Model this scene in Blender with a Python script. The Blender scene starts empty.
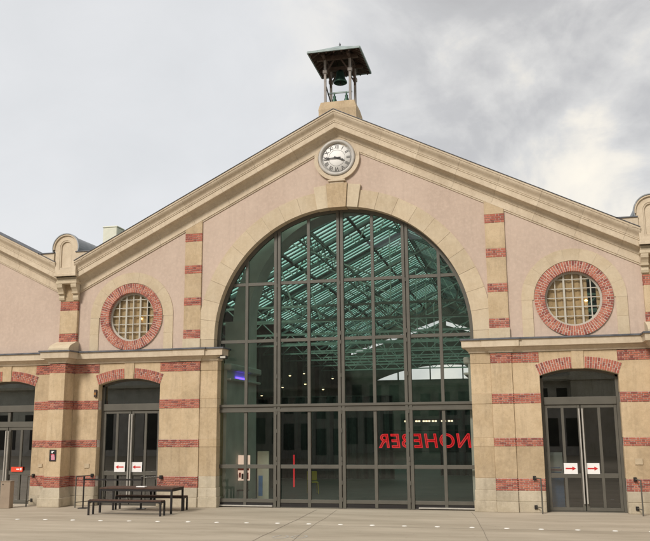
import bpy, math, random
from math import sin, cos, pi, radians, sqrt, asin, atan2
from mathutils import Vector, Matrix
random.seed(11)
SKYOFF = (4.27, 5.92, 6.0)
SC = bpy.context.scene
COL = SC.collection

# ------------------------------------------------------------------ helpers
def tag(o, label=None, cat=None, group=None, kind=None):
    if label: o['label'] = label
    if cat: o['category'] = cat
    if group: o['group'] = group
    if kind: o['kind'] = kind
    return o

def empty(name, loc=(0, 0, 0), rz=0.0, **k):
    o = bpy.data.objects.new(name, None)
    o.empty_display_size = .2
    COL.objects.link(o)
    o.location = loc
    o.rotation_euler = (0, 0, rz)
    return tag(o, **k)

def copy_tree(o, parent=None):
    c = o.copy()
    COL.objects.link(c)
    if parent: c.parent = parent
    for ch in list(o.children):
        copy_tree(ch, c)
    return c

class MB:
    """collects shapes and links them as one mesh object"""
    def __init__(self, sx=1):
        self.v, self.f, self.m, self.s = [], [], [], []
        self.mi = 0
        self.sx = sx
        self.M = None
    def add(self, vs, fs, smooth=False, mi=None):
        n = len(self.v)
        for p in vs:
            p = Vector(p)
            if self.M is not None: p = self.M @ p
            self.v.append((p.x * self.sx, p.y, p.z))
        for f in fs:
            self.f.append(tuple(i + n for i in f))
            self.m.append(self.mi if mi is None else mi)
            self.s.append(smooth)
    def box(self, x0, x1, y0, y1, z0, z1, c=0.0, mi=None):
        if c <= 0:
            vs = [(x, y, z) for x in (x0, x1) for y in (y0, y1) for z in (z0, z1)]
            self.add(vs, [(0, 1, 3, 2), (4, 6, 7, 5), (0, 4, 5, 1), (2, 3, 7, 6), (0, 2, 6, 4), (1, 5, 7, 3)], mi=mi)
            return
        lo, hi = (x0, y0, z0), (x1, y1, z1)
        vs, idx = [], {}
        for sx in (0, 1):
            for sy in (0, 1):
                for sz in (0, 1):
                    s = (sx, sy, sz)
                    for ax in range(3):
                        p = [(hi[k] if s[k] else lo[k]) + (0 if k == ax else (-c if s[k] else c)) for k in range(3)]
                        idx[s, ax] = len(vs)
                        vs.append(p)
        fs = []
        for ax in range(3):
            b, d = (ax + 1) % 3, (ax + 2) % 3
            for side in (0, 1):
                q = []
                for (i, j) in ((0, 0), (1, 0), (1, 1), (0, 1)):
                    s = [0, 0, 0]; s[ax] = side; s[b] = i; s[d] = j
                    q.append(idx[tuple(s), ax])
                fs.append(q)
            for i in (0, 1):
                for j in (0, 1):
                    s0 = [0, 0, 0]; s0[b] = i; s0[d] = j
                    s1 = list(s0); s1[ax] = 1
                    fs.append((idx[tuple(s0), b], idx[tuple(s1), b], idx[tuple(s1), d], idx[tuple(s0), d]))
        for sx in (0, 1):
            for sy in (0, 1):
                for sz in (0, 1):
                    s = (sx, sy, sz)
                    fs.append((idx[s, 0], idx[s, 1], idx[s, 2]))
        self.add(vs, fs, mi=mi)
    def prism(self, pts, y0, y1, mi=None, smooth=False):
        """convex-ish polygon in XZ extruded along Y"""
        n = len(pts)
        vs = [(x, y0, z) for x, z in pts] + [(x, y1, z) for x, z in pts]
        fs = [tuple(range(n)), tuple(range(2 * n - 1, n - 1, -1))]
        self.add(vs, fs, mi=mi)
        n0 = len(self.v) - 2 * n
        for i in range(n):
            j = (i + 1) % n
            self.f.append((n0 + i, n0 + j, n0 + n + j, n0 + n + i))
            self.m.append(self.mi if mi is None else mi); self.s.append(smooth)
    def prism_x(self, pts, x0, x1, mi=None):
        """polygon in YZ extruded along X"""
        n = len(pts)
        vs = [(x0, y, z) for y, z in pts] + [(x1, y, z) for y, z in pts]
        fs = [tuple(range(n)), tuple(range(2 * n - 1, n - 1, -1))]
        fs += [(i, (i + 1) % n, n + (i + 1) % n, n + i) for i in range(n)]
        self.add(vs, fs, mi=mi)
    def arc(self, cx, cz, r0, r1, a0, a1, y0, y1, seg=6, mi=None, r1b=None):
        """block of a ring in the XZ plane, angles from +X"""
        vs = []
        for i in range(seg + 1):
            a = a0 + (a1 - a0) * i / seg
            c, s = cos(a), sin(a)
            vs += [(cx + r0 * c, y0, cz + r0 * s), (cx + r1 * c, y0, cz + r1 * s),
                   (cx + r1 * c, y1, cz + r1 * s), (cx + r0 * c, y1, cz + r0 * s)]
        fs = []
        full = abs(abs(a1 - a0) - 2 * pi) < 1e-6
        for i in range(seg):
            for k in range(4):
                fs.append((4 * i + k, 4 * i + (k + 1) % 4, 4 * i + 4 + (k + 1) % 4, 4 * i + 4 + k))
        if full:
            n = 4 * seg
            fs = [tuple(q % n for q in f) for f in fs]
            vs = vs[:n]
        else:
            fs += [(0, 1, 2, 3), tuple(4 * seg + k for k in (3, 2, 1, 0))]
        self.add(vs, fs, mi=mi)
    def lathe(self, prof, seg=24, cx=0, cy=0, mi=None, axis='z'):
        """prof: (radius, height) pairs"""
        vs, fs = [], []
        n = len(prof)
        for i in range(seg):
            a = 2 * pi * i / seg
            for r, h in prof:
                if axis == 'z': vs.append((cx + r * cos(a), cy + r * sin(a), h))
                else: vs.append((cx + r * cos(a), h, cy + r * sin(a)))
        for i in range(seg):
            j = (i + 1) % seg
            for k in range(n - 1):
                fs.append((i * n + k, j * n + k, j * n + k + 1, i * n + k + 1))
        self.add(vs, fs, smooth=True, mi=mi)
    def tube(self, p, q, r, seg=8, r2=None, mi=None):
        p, q = Vector(p), Vector(q)
        d = (q - p).normalized()
        a = d.orthogonal().normalized(); b = d.cross(a)
        r2 = r if r2 is None else r2
        vs = []
        for i in range(seg):
            t = 2 * pi * i / seg
            o = a * cos(t) + b * sin(t)
            vs += [p + o * r, q + o * r2]
        fs = [(2 * i, 2 * ((i + 1) % seg), 2 * ((i + 1) % seg) + 1, 2 * i + 1) for i in range(seg)]
        self.add(vs, fs, smooth=True, mi=mi)
        self.add(vs, [tuple(range(0, 2 * seg, 2)), tuple(range(1, 2 * seg, 2))], mi=mi)
    def bar(self, p, q, w, h, up=(0, 0, 1), mi=None):
        """rectangular bar from p to q"""
        p, q = Vector(p), Vector(q)
        d = (q - p).normalized()
        u = Vector(up)
        s = d.cross(u)
        if s.length < 1e-4: s = d.cross(Vector((0, 1, 0)))
        s.normalize(); u = s.cross(d).normalized()
        vs = [b + s * (i * w / 2) + u * (j * h / 2) for b in (p, q) for i, j in ((-1, -1), (1, -1), (1, 1), (-1, 1))]
        self.add(vs, [(3, 2, 1, 0), (4, 5, 6, 7)] + [(i, (i + 1) % 4, 4 + (i + 1) % 4, 4 + i) for i in range(4)], mi=mi)
    def mesh(self, me, M, mi=None):
        n = len(self.v)
        for v in me.vertices:
            p = M @ v.co
            self.v.append((p.x * self.sx, p.y, p.z))
        for f in me.polygons:
            self.f.append(tuple(i + n for i in f.vertices))
            self.m.append(self.mi if mi is None else mi); self.s.append(False)
    def build(self, name, mats, parent=None, normals=True):
        import bmesh
        if not isinstance(mats, (list, tuple)): mats = [mats]
        me = bpy.data.meshes.new(name)
        me.from_pydata(self.v, [], self.f)
        for i, p in enumerate(me.polygons):
            p.material_index = min(self.m[i], len(mats) - 1)
            p.use_smooth = self.s[i]
        for m in mats: me.materials.append(m)
        if normals:
            bm = bmesh.new(); bm.from_mesh(me)
            bmesh.ops.recalc_face_normals(bm, faces=bm.faces)
            bm.to_mesh(me); bm.free()
        o = bpy.data.objects.new(name, me)
        COL.objects.link(o)
        if parent: o.parent = parent
        return o

def curve_mesh(cu):
    o = bpy.data.objects.new('tmp', cu)
    COL.objects.link(o)
    dg = bpy.context.evaluated_depsgraph_get()
    dg.update()
    me = bpy.data.meshes.new_from_object(o.evaluated_get(dg))
    bpy.data.objects.remove(o)
    return me

XZ = Matrix(((1, 0, 0, 0), (0, 0, -1, 0), (0, 1, 0, 0), (0, 0, 0, 1)))   # curve plane to the facade plane

def slab(mb, outer, holes, y0, y1, mi=None):
    cu = bpy.data.curves.new('tmp', 'CURVE')
    cu.dimensions = '2D'; cu.fill_mode = 'BOTH'; cu.extrude = (y1 - y0) / 2
    for loop in [outer] + holes:
        sp = cu.splines.new('POLY')
        sp.points.add(len(loop) - 1)
        for p, (x, z) in zip(sp.points, loop): p.co = (x, z, 0, 1)
        sp.use_cyclic_u = True
    me = curve_mesh(cu)
    mb.mesh(me, Matrix.Translation((0, (y0 + y1) / 2, 0)) @ XZ, mi)

def text(mb, s, size, M, extrude=.004, mi=None, outline=0, shear=0.0, spacing=1.0, bold=0.0):
    cu = bpy.data.curves.new('tmp', 'FONT')
    cu.body = s; cu.size = size; cu.align_x = 'CENTER'; cu.align_y = 'CENTER'; cu.shear = shear
    cu.space_character = spacing
    if outline:
        cu.fill_mode = 'NONE'; cu.bevel_depth = outline; cu.bevel_resolution = 1
    else:
        cu.extrude = extrude; cu.offset = bold
    cu.resolution_u = 4
    me = curve_mesh(cu)
    mb.mesh(me, M, mi)

def ring_pts(cx, cz, r, n=48, a0=0, a1=2 * pi, close=True):
    m = n if close else n + 1
    return [(cx + r * cos(a0 + (a1 - a0) * i / n), cz + r * sin(a0 + (a1 - a0) * i / n)) for i in range(m)]

# ------------------------------------------------------------------ materials
def mat(name):
    m = bpy.data.materials.new(name)
    m.use_nodes = True
    nt = m.node_tree
    b = nt.nodes['Principled BSDF']
    return m, nt, b

def simple(name, col, rough=.6, metal=0.0, var=.08, scale=6.0, bump=0.0, bscale=60.0, spec=.4, island=0.0):
    """one base colour with mild procedural mottling"""
    m, nt, b = mat(name)
    N, L = nt.nodes, nt.links
    tc = N.new('ShaderNodeTexCoord')
    nz = N.new('ShaderNodeTexNoise'); nz.inputs['Scale'].default_value = scale; nz.inputs['Detail'].default_value = 6
    L.new(tc.outputs['Object'], nz.inputs['Vector'])
    mr = N.new('ShaderNodeMapRange')
    mr.inputs['From Min'].default_value = .3; mr.inputs['From Max'].default_value = .7
    mr.inputs['To Min'].default_value = 1 - var; mr.inputs['To Max'].default_value = 1 + var
    L.new(nz.outputs['Fac'], mr.inputs['Value'])
    fac = mr.outputs['Result']
    if island:
        g = N.new('ShaderNodeNewGeometry')
        m2 = N.new('ShaderNodeMapRange'); m2.inputs['To Min'].default_value = 1 - island; m2.inputs['To Max'].default_value = 1 + island
        L.new(g.outputs['Random Per Island'], m2.inputs['Value'])
        mu = N.new('ShaderNodeMath'); mu.operation = 'MULTIPLY'
        L.new(fac, mu.inputs[0]); L.new(m2.outputs['Result'], mu.inputs[1]); fac = mu.outputs[0]
    vm = N.new('ShaderNodeVectorMath'); vm.operation = 'SCALE'
    vm.inputs[0].default_value = col[:3]
    L.new(fac, vm.inputs['Scale'])
    L.new(vm.outputs['Vector'], b.inputs['Base Color'])
    b.inputs['Roughness'].default_value = rough
    b.inputs['Metallic'].default_value = metal
    b.inputs['Specular IOR Level'].default_value = spec
    if bump:
        n2 = N.new('ShaderNodeTexNoise'); n2.inputs['Scale'].default_value = bscale; n2.inputs['Detail'].default_value = 4
        L.new(tc.outputs['Object'], n2.inputs['Vector'])
        bp = N.new('ShaderNodeBump'); bp.inputs['Strength'].default_value = bump; bp.inputs['Distance'].default_value = .01
        L.new(n2.outputs['Fac'], bp.inputs['Height']); L.new(bp.outputs['Normal'], b.inputs['Normal'])
    return m

def stone(name, c1, c2, c3, island=.09, streak=.35, spots=.35, rough=.85, big=.7):
    """limestone: two tones in clouds, fine speckle, vertical weather streaks, a tone per block"""
    m, nt, b = mat(name)
    N, L = nt.nodes, nt.links
    tc = N.new('ShaderNodeTexCoord')
    g = N.new('ShaderNodeNewGeometry')
    def noise(scale, detail=6, vec=None, rough=.6):
        n = N.new('ShaderNodeTexNoise')
        n.inputs['Scale'].default_value = scale; n.inputs['Detail'].default_value = detail; n.inputs['Roughness'].default_value = rough
        L.new(vec or tc.outputs['Object'], n.inputs['Vector'])
        return n.outputs['Fac']
    def rng(x, a, bb, c=0., d=1.):
        r = N.new('ShaderNodeMapRange')
        for k, v in zip(('From Min', 'From Max', 'To Min', 'To Max'), (a, bb, c, d)): r.inputs[k].default_value = v
        L.new(x, r.inputs['Value'])
        return r.outputs['Result']
    def mix(f, a, bb, mode='MIX'):
        x = N.new('ShaderNodeMix'); x.data_type = 'RGBA'; x.blend_type = mode
        if isinstance(f, float): x.inputs['Factor'].default_value = f
        else: L.new(f, x.inputs['Factor'])
        for s, i in ((a, 6), (bb, 7)):
            if isinstance(s, tuple): x.inputs[i].default_value = s + (1,)
            else: L.new(s, x.inputs[i])
        return x.outputs[2]
    # each block looks up its own piece of the noise
    off = N.new('ShaderNodeVectorMath'); off.operation = 'MULTIPLY_ADD'
    cmb = N.new('ShaderNodeCombineXYZ')
    for k in range(3): L.new(g.outputs['Random Per Island'], cmb.inputs[k])
    off.inputs[1].default_value = (7, 13, 5)
    L.new(cmb.outputs[0], off.inputs[0]); L.new(tc.outputs['Object'], off.inputs[2])
    vec = off.outputs[0]
    base = mix(rng(noise(big * 2, 6, vec), .38, .62), c1, c2)
    mp = N.new('ShaderNodeMapping'); mp.inputs['Scale'].default_value = (5, 5, .55)
    L.new(tc.outputs['Object'], mp.inputs['Vector'])
    st = rng(noise(1.0, 6, mp.outputs[0], .68), .50, .68, 0, streak)
    base = mix(st, base, c3)
    sp = rng(noise(26, 3, vec), .58, .70, 0, spots)
    base = mix(sp, base, c3)
    pit = rng(noise(58, 2, vec), .66, .72, 0, spots * 1.2)
    base = mix(pit, base, tuple(x * .55 for x in c3))
    cloud = rng(noise(.33, 6, None, .7), .50, .66, 0, streak * .9)
    base = mix(cloud, base, c3)
    base = mix(rng(noise(9, 4, vec), .45, .7, 0, .35), base, tuple(min(1, x * 1.18) for x in c1))
    tone = N.new('ShaderNodeVectorMath'); tone.operation = 'SCALE'
    L.new(base, tone.inputs[0])
    L.new(rng(g.outputs['Random Per Island'], 0, 1, 1 - island, 1 + island), tone.inputs['Scale'])
    L.new(tone.outputs[0], b.inputs['Base Color'])
    b.inputs['Roughness'].default_value = rough
    b.inputs['Specular IOR Level'].default_value = .2
    bp = N.new('ShaderNodeBump'); bp.inputs['Strength'].default_value = .35; bp.inputs['Distance'].default_value = .012
    L.new(noise(34, 5), bp.inputs['Height']); L.new(bp.outputs[0], b.inputs['Normal'])
    return m

M = {}
M['stone'] = stone('limestone', (.53, .415, .275), (.46, .35, .22), (.32, .245, .16), island=.10, streak=.6, spots=.55)
M['stone_arch'] = stone('arch_limestone', (.55, .46, .335), (.505, .41, .285), (.42, .34, .24), island=.05)
M['stone_pale'] = stone('pale_limestone', (.58, .50, .37), (.52, .43, .31), (.44, .37, .26), island=.05)
M['stone_base'] = stone('base_limestone', (.50, .44, .34), (.44, .38, .28), (.28, .24, .18), island=.08, streak=.5)
M['stone_grey'] = stone('grey_limestone', (.54, .50, .43), (.47, .43, .35), (.30, .27, .22), island=.05, streak=.55)
M['stone_cornice'] = stone('cornice_limestone', (.60, .51, .39), (.54, .45, .335), (.41, .33, .24), island=.05, streak=.35)
M['render'] = stone('pink_render', (.545, .435, .36), (.495, .39, .32), (.40, .315, .26), island=0, streak=.38, spots=.08, big=.28)
M['mortar'] = simple('mortar', (.62, .53, .45), .9, var=.2, scale=7)
M['stone_joint'] = simple('stone_joint', (.46, .385, .28), .9)
M['joint'] = simple('dark_joint', (.24, .205, .165), .95)

def brick_mat(name, ca, cb, cc):
    m, nt, b = mat(name)
    N, L = nt.nodes, nt.links
    g = N.new('ShaderNodeNewGeometry'); tc = N.new('ShaderNodeTexCoord')
    r = N.new('ShaderNodeValToRGB')
    e = r.color_ramp.elements
    e[0].color = cc + (1,); e[1].color = tuple(v * 1.08 for v in cb) + (1,)
    y = e.new(.10); y.color = (.22, .075, .065, 1)
    y = e.new(.72); y.color = (.43, .15, .10, 1)
    x = r.color_ramp.elements.new(.35); x.color = ca + (1,)
    L.new(g.outputs['Random Per Island'], r.inputs[0])
    nz = N.new('ShaderNodeTexNoise'); nz.inputs['Scale'].default_value = 22; nz.inputs['Detail'].default_value = 5
    L.new(tc.outputs['Object'], nz.inputs['Vector'])
    mr = N.new('ShaderNodeMapRange'); mr.inputs['To Min'].default_value = .7; mr.inputs['To Max'].default_value = 1.3
    L.new(nz.outputs['Fac'], mr.inputs['Value'])
    vm = N.new('ShaderNodeVectorMath'); vm.operation = 'SCALE'
    L.new(r.outputs['Color'], vm.inputs[0]); L.new(mr.outputs[0], vm.inputs['Scale'])
    L.new(vm.outputs[0], b.inputs['Base Color'])
    b.inputs['Roughness'].default_value = .85; b.inputs['Specular IOR Level'].default_value = .2
    return m
M['brick'] = brick_mat('red_brick', (.36, .115, .085), (.42, .175, .130), (.28, .085, .068))
M['metal'] = simple('grey_green_steel', (.098, .092, .076), .45, 0.0, var=.1, scale=3, spec=.5)
M['metal_dark'] = simple('dark_steel', (.035, .033, .030), .5, var=.1)
M['bright'] = simple('bare_steel', (.50, .48, .44), .35, .3, var=.1)
M['lead'] = simple('lead_flashing', (.115, .12, .135), .55, .3, var=.25, scale=5, bump=.3, bscale=20)
M['zinc'] = simple('zinc_sheet', (.30, .32, .34), .5, .4, var=.12, scale=2)
M['copper'] = simple('verdigris_sheet', (.27, .33, .33), .6, .1, var=.2, scale=6)
M['timber'] = simple('dark_timber', (.085, .058, .045), .8, var=.3, scale=8)
M['post'] = simple('grey_painted_posts', (.30, .275, .255), .7, var=.15)
M['bronze'] = simple('green_bronze', (.035, .075, .055), .4, .6, var=.3, scale=5)
M['frame_white'] = simple('putty_paint', (.46, .44, .38), .5, var=.06)
M['black'] = simple('black_paint', (.018, .016, .016), .45, var=.1)
M['table_wood'] = simple('brown_black_slats', (.075, .042, .030), .85, var=.25, scale=12)
M['paper'] = simple('white_paper', (.80, .79, .78), .7, var=.03)
M['red'] = simple('red_ink', (.55, .02, .02), .6, var=.05)
M['orange_red'] = simple('red_orange_vinyl', (.75, .07, .03), .5, var=.05)
M['taupe'] = simple('taupe_panel', (.30, .235, .175), .6, var=.08, scale=4)
M['curtain'] = simple('beige_blind', (.74, .56, .34), .9, var=.1)
M['truss'] = simple('truss_paint', (.26, .29, .27), .5, var=.2)
M['truss_dark'] = simple('dark_truss_paint', (.06, .085, .085), .55, var=.2)
M['inner'] = simple('grey_facade_stone', (.52, .50, .46), .9, var=.15, scale=1.5)
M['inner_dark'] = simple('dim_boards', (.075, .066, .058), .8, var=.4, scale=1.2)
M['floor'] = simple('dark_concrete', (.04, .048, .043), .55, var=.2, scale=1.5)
M['frame_inner'] = simple('pale_reflection_stone', (.68, .67, .63), .9, var=.12, scale=1.5)  # pale tone for the arch that stands in for a reflection
M['clock_face'] = simple('enamel_white', (.80, .79, .77), .7, var=.03)
M['clock_rim'] = simple('grey_rim', (.46, .44, .41), .5, var=.1)
M['yellow'] = simple('yellow_plastic', (.55, .48, .04), .5)
M['blue'] = simple('blue_print', (.10, .26, .58), .5, var=.15)
M['cream'] = simple('cream_paint', (.66, .66, .55), .7, var=.05)
M['mark'] = simple('white_stud', (.78, .77, .73), .6, var=.08)
M['worn'] = simple('worn_white_paint', (.42, .40, .36), .8, var=.2, scale=12)
M['brown'] = simple('amber_plastic', (.36, .17, .05), .4)
M['drape'] = simple('black_drape', (.030, .031, .030), .9, var=.2)
M['pinkprint'] = simple('pink_print', (.60, .25, .32), .6)
M['dirtyplate'] = simple('old_plate', (.47, .38, .26), .7, var=.12)

def emit(name, col, s):
    m, nt, b = mat(name)
    b.inputs['Base Color'].default_value = col + (1,)
    b.inputs['Emission Color'].default_value = col + (1,)
    b.inputs['Emission Strength'].default_value = s
    return m
M['neon_red'] = emit('red_neon', (.85, .03, .04), .30)
M['board_glow'] = emit('glowing_board', (.85, .60, .48), .42)  # emission added to brighten the display board in the dim hall
M['neon_blue'] = emit('violet_led', (.12, .06, .9), 2.0)
M['lamp'] = emit('warm_lamp', (1.0, .74, .36), 1.5)
M['lampdim'] = emit('dim_warm_lamp', (1.0, .78, .5), .9)

def glass(name, tint, ior=1.5, rough=0.0, boost=1.0):
    m = bpy.data.materials.new(name); m.use_nodes = True
    nt = m.node_tree; N, L = nt.nodes, nt.links
    N.remove(N['Principled BSDF'])
    tr = N.new('ShaderNodeBsdfTransparent'); tr.inputs[0].default_value = tint + (1,)
    gl = N.new('ShaderNodeBsdfGlossy'); gl.inputs['Roughness'].default_value = rough; gl.inputs[0].default_value = (1, 1, 1, 1)
    fr = N.new('ShaderNodeFresnel'); fr.inputs[0].default_value = ior
    mu = N.new('ShaderNodeMath'); mu.operation = 'MULTIPLY'; mu.inputs[1].default_value = boost
    L.new(fr.outputs[0], mu.inputs[0])
    mx = N.new('ShaderNodeMixShader')
    L.new(mu.outputs[0], mx.inputs[0]); L.new(tr.outputs[0], mx.inputs[1]); L.new(gl.outputs[0], mx.inputs[2])
    L.new(mx.outputs[0], N['Material Output'].inputs[0])
    return m
M['glass'] = glass('window_glass', (.86, .90, .86), 1.45, 0.0, 1.8)
M['glass_clear'] = glass('clear_glass', (.95, .95, .93), 1.45, 0.0, 1.0)
M['glass_door'] = glass('door_glass', (.66, .72, .69), 1.5, 0.0, 3.2)
def roof_glass():
    m = bpy.data.materials.new('teal_roof_glass'); m.use_nodes = True
    nt = m.node_tree; N, L = nt.nodes, nt.links
    N.remove(N['Principled BSDF'])
    tr = N.new('ShaderNodeBsdfTransparent')
    tc = N.new('ShaderNodeTexCoord'); nz = N.new('ShaderNodeTexNoise'); nz.inputs['Scale'].default_value = .9; nz.inputs['Detail'].default_value = 5
    L.new(tc.outputs['Object'], nz.inputs['Vector'])
    rp = N.new('ShaderNodeValToRGB'); e = rp.color_ramp.elements
    e[0].position = .35; e[0].color = (.36, .76, .60, 1); e[1].position = .68; e[1].color = (.64, 1.0, .86, 1)
    L.new(nz.outputs['Fac'], rp.inputs[0]); L.new(rp.outputs[0], tr.inputs[0])
    L.new(tr.outputs[0], N['Material Output'].inputs[0])
    return m
M['roof_glass'] = roof_glass()

# ------------------------------------------------------------------ ground
def ground_mat():
    m, nt, b = mat('pale_asphalt')
    N, L = nt.nodes, nt.links
    tc = N.new('ShaderNodeTexCoord')
    def noise(scale, detail, rough=.6, vec=None):
        n = N.new('ShaderNodeTexNoise'); n.inputs['Scale'].default_value = scale; n.inputs['Detail'].default_value = detail
        n.inputs['Roughness'].default_value = rough
        L.new(vec or tc.outputs['Object'], n.inputs['Vector']); return n.outputs['Fac']
    r = N.new('ShaderNodeValToRGB'); e = r.color_ramp.elements
    e[0].position = .32; e[0].color = (.325, .28, .215, 1); e[1].position = .68; e[1].color = (.49, .43, .345, 1)
    mp = N.new('ShaderNodeMapping'); mp.inputs['Scale'].default_value = (.25, 1.2, 1); mp.inputs['Rotation'].default_value = (0, 0, .15)
    L.new(tc.outputs['Object'], mp.inputs[0])
    mx = N.new('ShaderNodeMath'); mx.operation = 'ADD'
    L.new(noise(.9, 7, .65, mp.outputs[0]), mx.inputs[0])
    m2 = N.new('ShaderNodeMath'); m2.operation = 'MULTIPLY_ADD'; m2.inputs[1].default_value = .5; m2.inputs[2].default_value = -.25
    L.new(noise(70, 3), m2.inputs[0]); L.new(m2.outputs[0], mx.inputs[1])
    L.new(mx.outputs[0], r.inputs[0])
    # darker dirt spots
    d = N.new('ShaderNodeMapRange'); d.inputs['From Min'].default_value = .62; d.inputs['From Max'].default_value = .75; d.inputs['To Max'].default_value = .35
    L.new(noise(2.4, 5, .7), d.inputs['Value'])
    mm = N.new('ShaderNodeMix'); mm.data_type = 'RGBA'; mm.inputs[7].default_value = (.22, .19, .15, 1)
    L.new(d.outputs[0], mm.inputs[0]); L.new(r.outputs[0], mm.inputs[6]); L.new(mm.outputs[2], b.inputs['Base Color'])
    vo = N.new('ShaderNodeTexVoronoi'); vo.inputs['Scale'].default_value = 2.6
    L.new(tc.outputs['Object'], vo.inputs['Vector'])
    gm = N.new('ShaderNodeMapRange'); gm.inputs['From Min'].default_value = .045; gm.inputs['From Max'].default_value = .085; gm.inputs['To Min'].default_value = .45; gm.inputs['To Max'].default_value = 0
    L.new(vo.outputs['Distance'], gm.inputs['Value'])
    m3 = N.new('ShaderNodeMix'); m3.data_type = 'RGBA'; m3.inputs[7].default_value = (.14, .12, .10, 1)
    L.new(gm.outputs[0], m3.inputs[0]); L.new(mm.outputs[2], m3.inputs[6]); L.new(m3.outputs[2], b.inputs['Base Color'])
    b.inputs['Roughness'].default_value = .75; b.inputs['Specular IOR Level'].default_value = .3
    bp = N.new('ShaderNodeBump'); bp.inputs['Strength'].default_value = .25; bp.inputs['Distance'].default_value = .01
    L.new(noise(90, 3), bp.inputs['Height']); L.new(bp.outputs[0], b.inputs['Normal'])
    return m
g = MB(); S = 700
g.add([(-S, -S, 0), (S, -S, 0), (S, S, 0), (-S, S, 0)], [(0, 1, 2, 3)])
tag(g.build('ground', ground_mat(), normals=False), 'pale beige asphalt forecourt in front of the hall', 'ground', kind='structure')
g = MB()
for (a, b_, w) in (((-.75, -.2), (-.45, -7.6), .022), ((-.1, -.2), (.6, -9.6), .012), ((4.1, -.2), (5.25, -9.5), .016),
                   ((-30, -4.62), (-1, -4.32), .018), ((-1, -4.32), (30, -4.55), .018)):
    a, b_ = Vector(a), Vector(b_)
    pts = [a]
    for i in range(1, 9):
        p = a.lerp(b_, i / 8); d = (b_ - a).normalized()
        pts.append(p + Vector((-d.y, d.x)) * random.uniform(-.035, .035))
    for p, q in zip(pts, pts[1:]):
        d = (q - p).normalized(); n = Vector((-d.y, d.x)) * w / 2
        g.add([(*(p - n), .004), (*(q - n), .004), (*(q + n), .004), (*(p + n), .004)], [(0, 1, 2, 3)])
tag(g.build('pavement_joint', M['joint'], normals=False), 'dark joints and cracks in the asphalt forecourt', 'joint', kind='structure')

stud = None
k = 0
for x in [-13.1 + .872 * i for i in range(30)]:
    y = -4.1 + .10 * cos(x * .35) + .02 * random.uniform(-1, 1) - .004 * abs(x)
    if stud is None:
        mb = MB()
        mb.lathe([(.001, .012), (.05, .012), (.066, .006), (.07, 0)], 16)
        stud = mb.build('ground_stud', M['mark'])
        o = stud
    else:
        o = stud.copy(); COL.objects.link(o)
    o.location = (x + random.uniform(-.02, .02), y, .001)
    tag(o, 'small round white stud in the line set across the asphalt', 'ground stud', 'white studs in a line across the ground')
mb = MB()
for cx, cy in ((-.02, -6.72), (.42, -6.62)):
    n = 20
    for i in range(n):
        if i in (4, 5, 12): continue
        a0, a1 = 2 * pi * i / n, 2 * pi * (i + 1) / n
        mb.add([(cx + r * cos(a), cy + r * 1.5 * sin(a), .004) for r, a in ((.15, a0), (.20, a0), (.20, a1), (.15, a1))], [(0, 1, 2, 3)])
tag(mb.build('painted_mark', M['worn'], normals=False), 'worn white painted ring pair on the asphalt', 'ground marking', kind='structure')

# ------------------------------------------------------------------ the hall
HALL = empty('market_hall', label='stone and pink render gabled hall with great glazed arch and clock', cat='building')
XI, XP, XQ, XD0, XD1, XB0, XB1, XE = 4.245, 4.87, 5.52, 6.34, 8.66, 9.63, 10.23, 11.14
VAL = 9.93            # valley between two halls
RAKE = 12.17          # pink line at the ridge
def pink(x): return RAKE - .5 * abs(x)

# gable wall of pink render
ARC_Z, ARC_R, ARC_R2 = 5.56, 4.375, 4.98
outer = [(-VAL, 4.95), (-4.6, 4.95), (-4.6, ARC_Z)]
outer += [(4.6 * cos(a), ARC_Z + 4.6 * sin(a)) for a in [pi - pi * i / 48 for i in range(49)]]
outer += [(4.6, 4.95), (VAL, 4.95), (VAL, pink(VAL) + .7), (0, RAKE + .7), (-VAL, pink(VAL) + .7)]
OCX, OCZ = 7.5, 6.46
mb = MB()
slab(mb, outer, [ring_pts(OCX, OCZ, 1.0), ring_pts(-OCX, OCZ, 1.0)], 0, .5)
mb.build('gable_wall', M['render'], HALL)

# great arch of voussoirs
mb = MB()
nv = 23
akey = asin(.70 / 4.7)
segs = []
n_side = 10
for s in range(2):
    for i in range(n_side):
        a0 = (pi / 2 - akey) * i / n_side; a1 = (pi / 2 - akey) * (i + 1) / n_side
        if s: a0, a1 = pi - a1, pi - a0
        gp = .0009
        r2 = ARC_R2 + random.uniform(-.004, .004)
        mb.arc(0, ARC_Z, ARC_R, r2, a0 + gp, a1 - gp, -.045 + random.uniform(-.003, .003), .62, 5)
for s in (-1, 1):   # the arch stands on short jambs down to the impost
    x0, x1 = sorted((s * ARC_R, s * ARC_R2))
    mb.box(x0, x1, -.045, .62, 5.24, ARC_Z - .004, .006)
mb.mi = 1
mb.arc(0, ARC_Z, ARC_R + .02, ARC_R2 - .02, .02, pi - .02, -.03, .60, 48)
mb.build('great_arch', [M['stone_arch'], M['stone_joint']], HALL)

# three keystones
def key(a0, a1, r0, r1, y0, mats):
    q = MB()
    q.prism([(r0 * sin(a0), ARC_Z + r0 * cos(a0)), (r0 * sin(a1), ARC_Z + r0 * cos(a1)), (r1 * sin(a1), ARC_Z + r1 * cos(a1)), (r1 * sin(a0), ARC_Z + r1 * cos(a0))], y0, .615)
    return q.build('keystone', mats, HALL)
key(-.070, .070, ARC_R - .03, 5.19, -.17, M['stone'])
key(.073, akey + .01, ARC_R - .015, 5.16, -.11, M['stone_pale'])
key(-akey - .01, -.073, ARC_R - .015, 5.16, -.11, M['stone_pale'])

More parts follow.
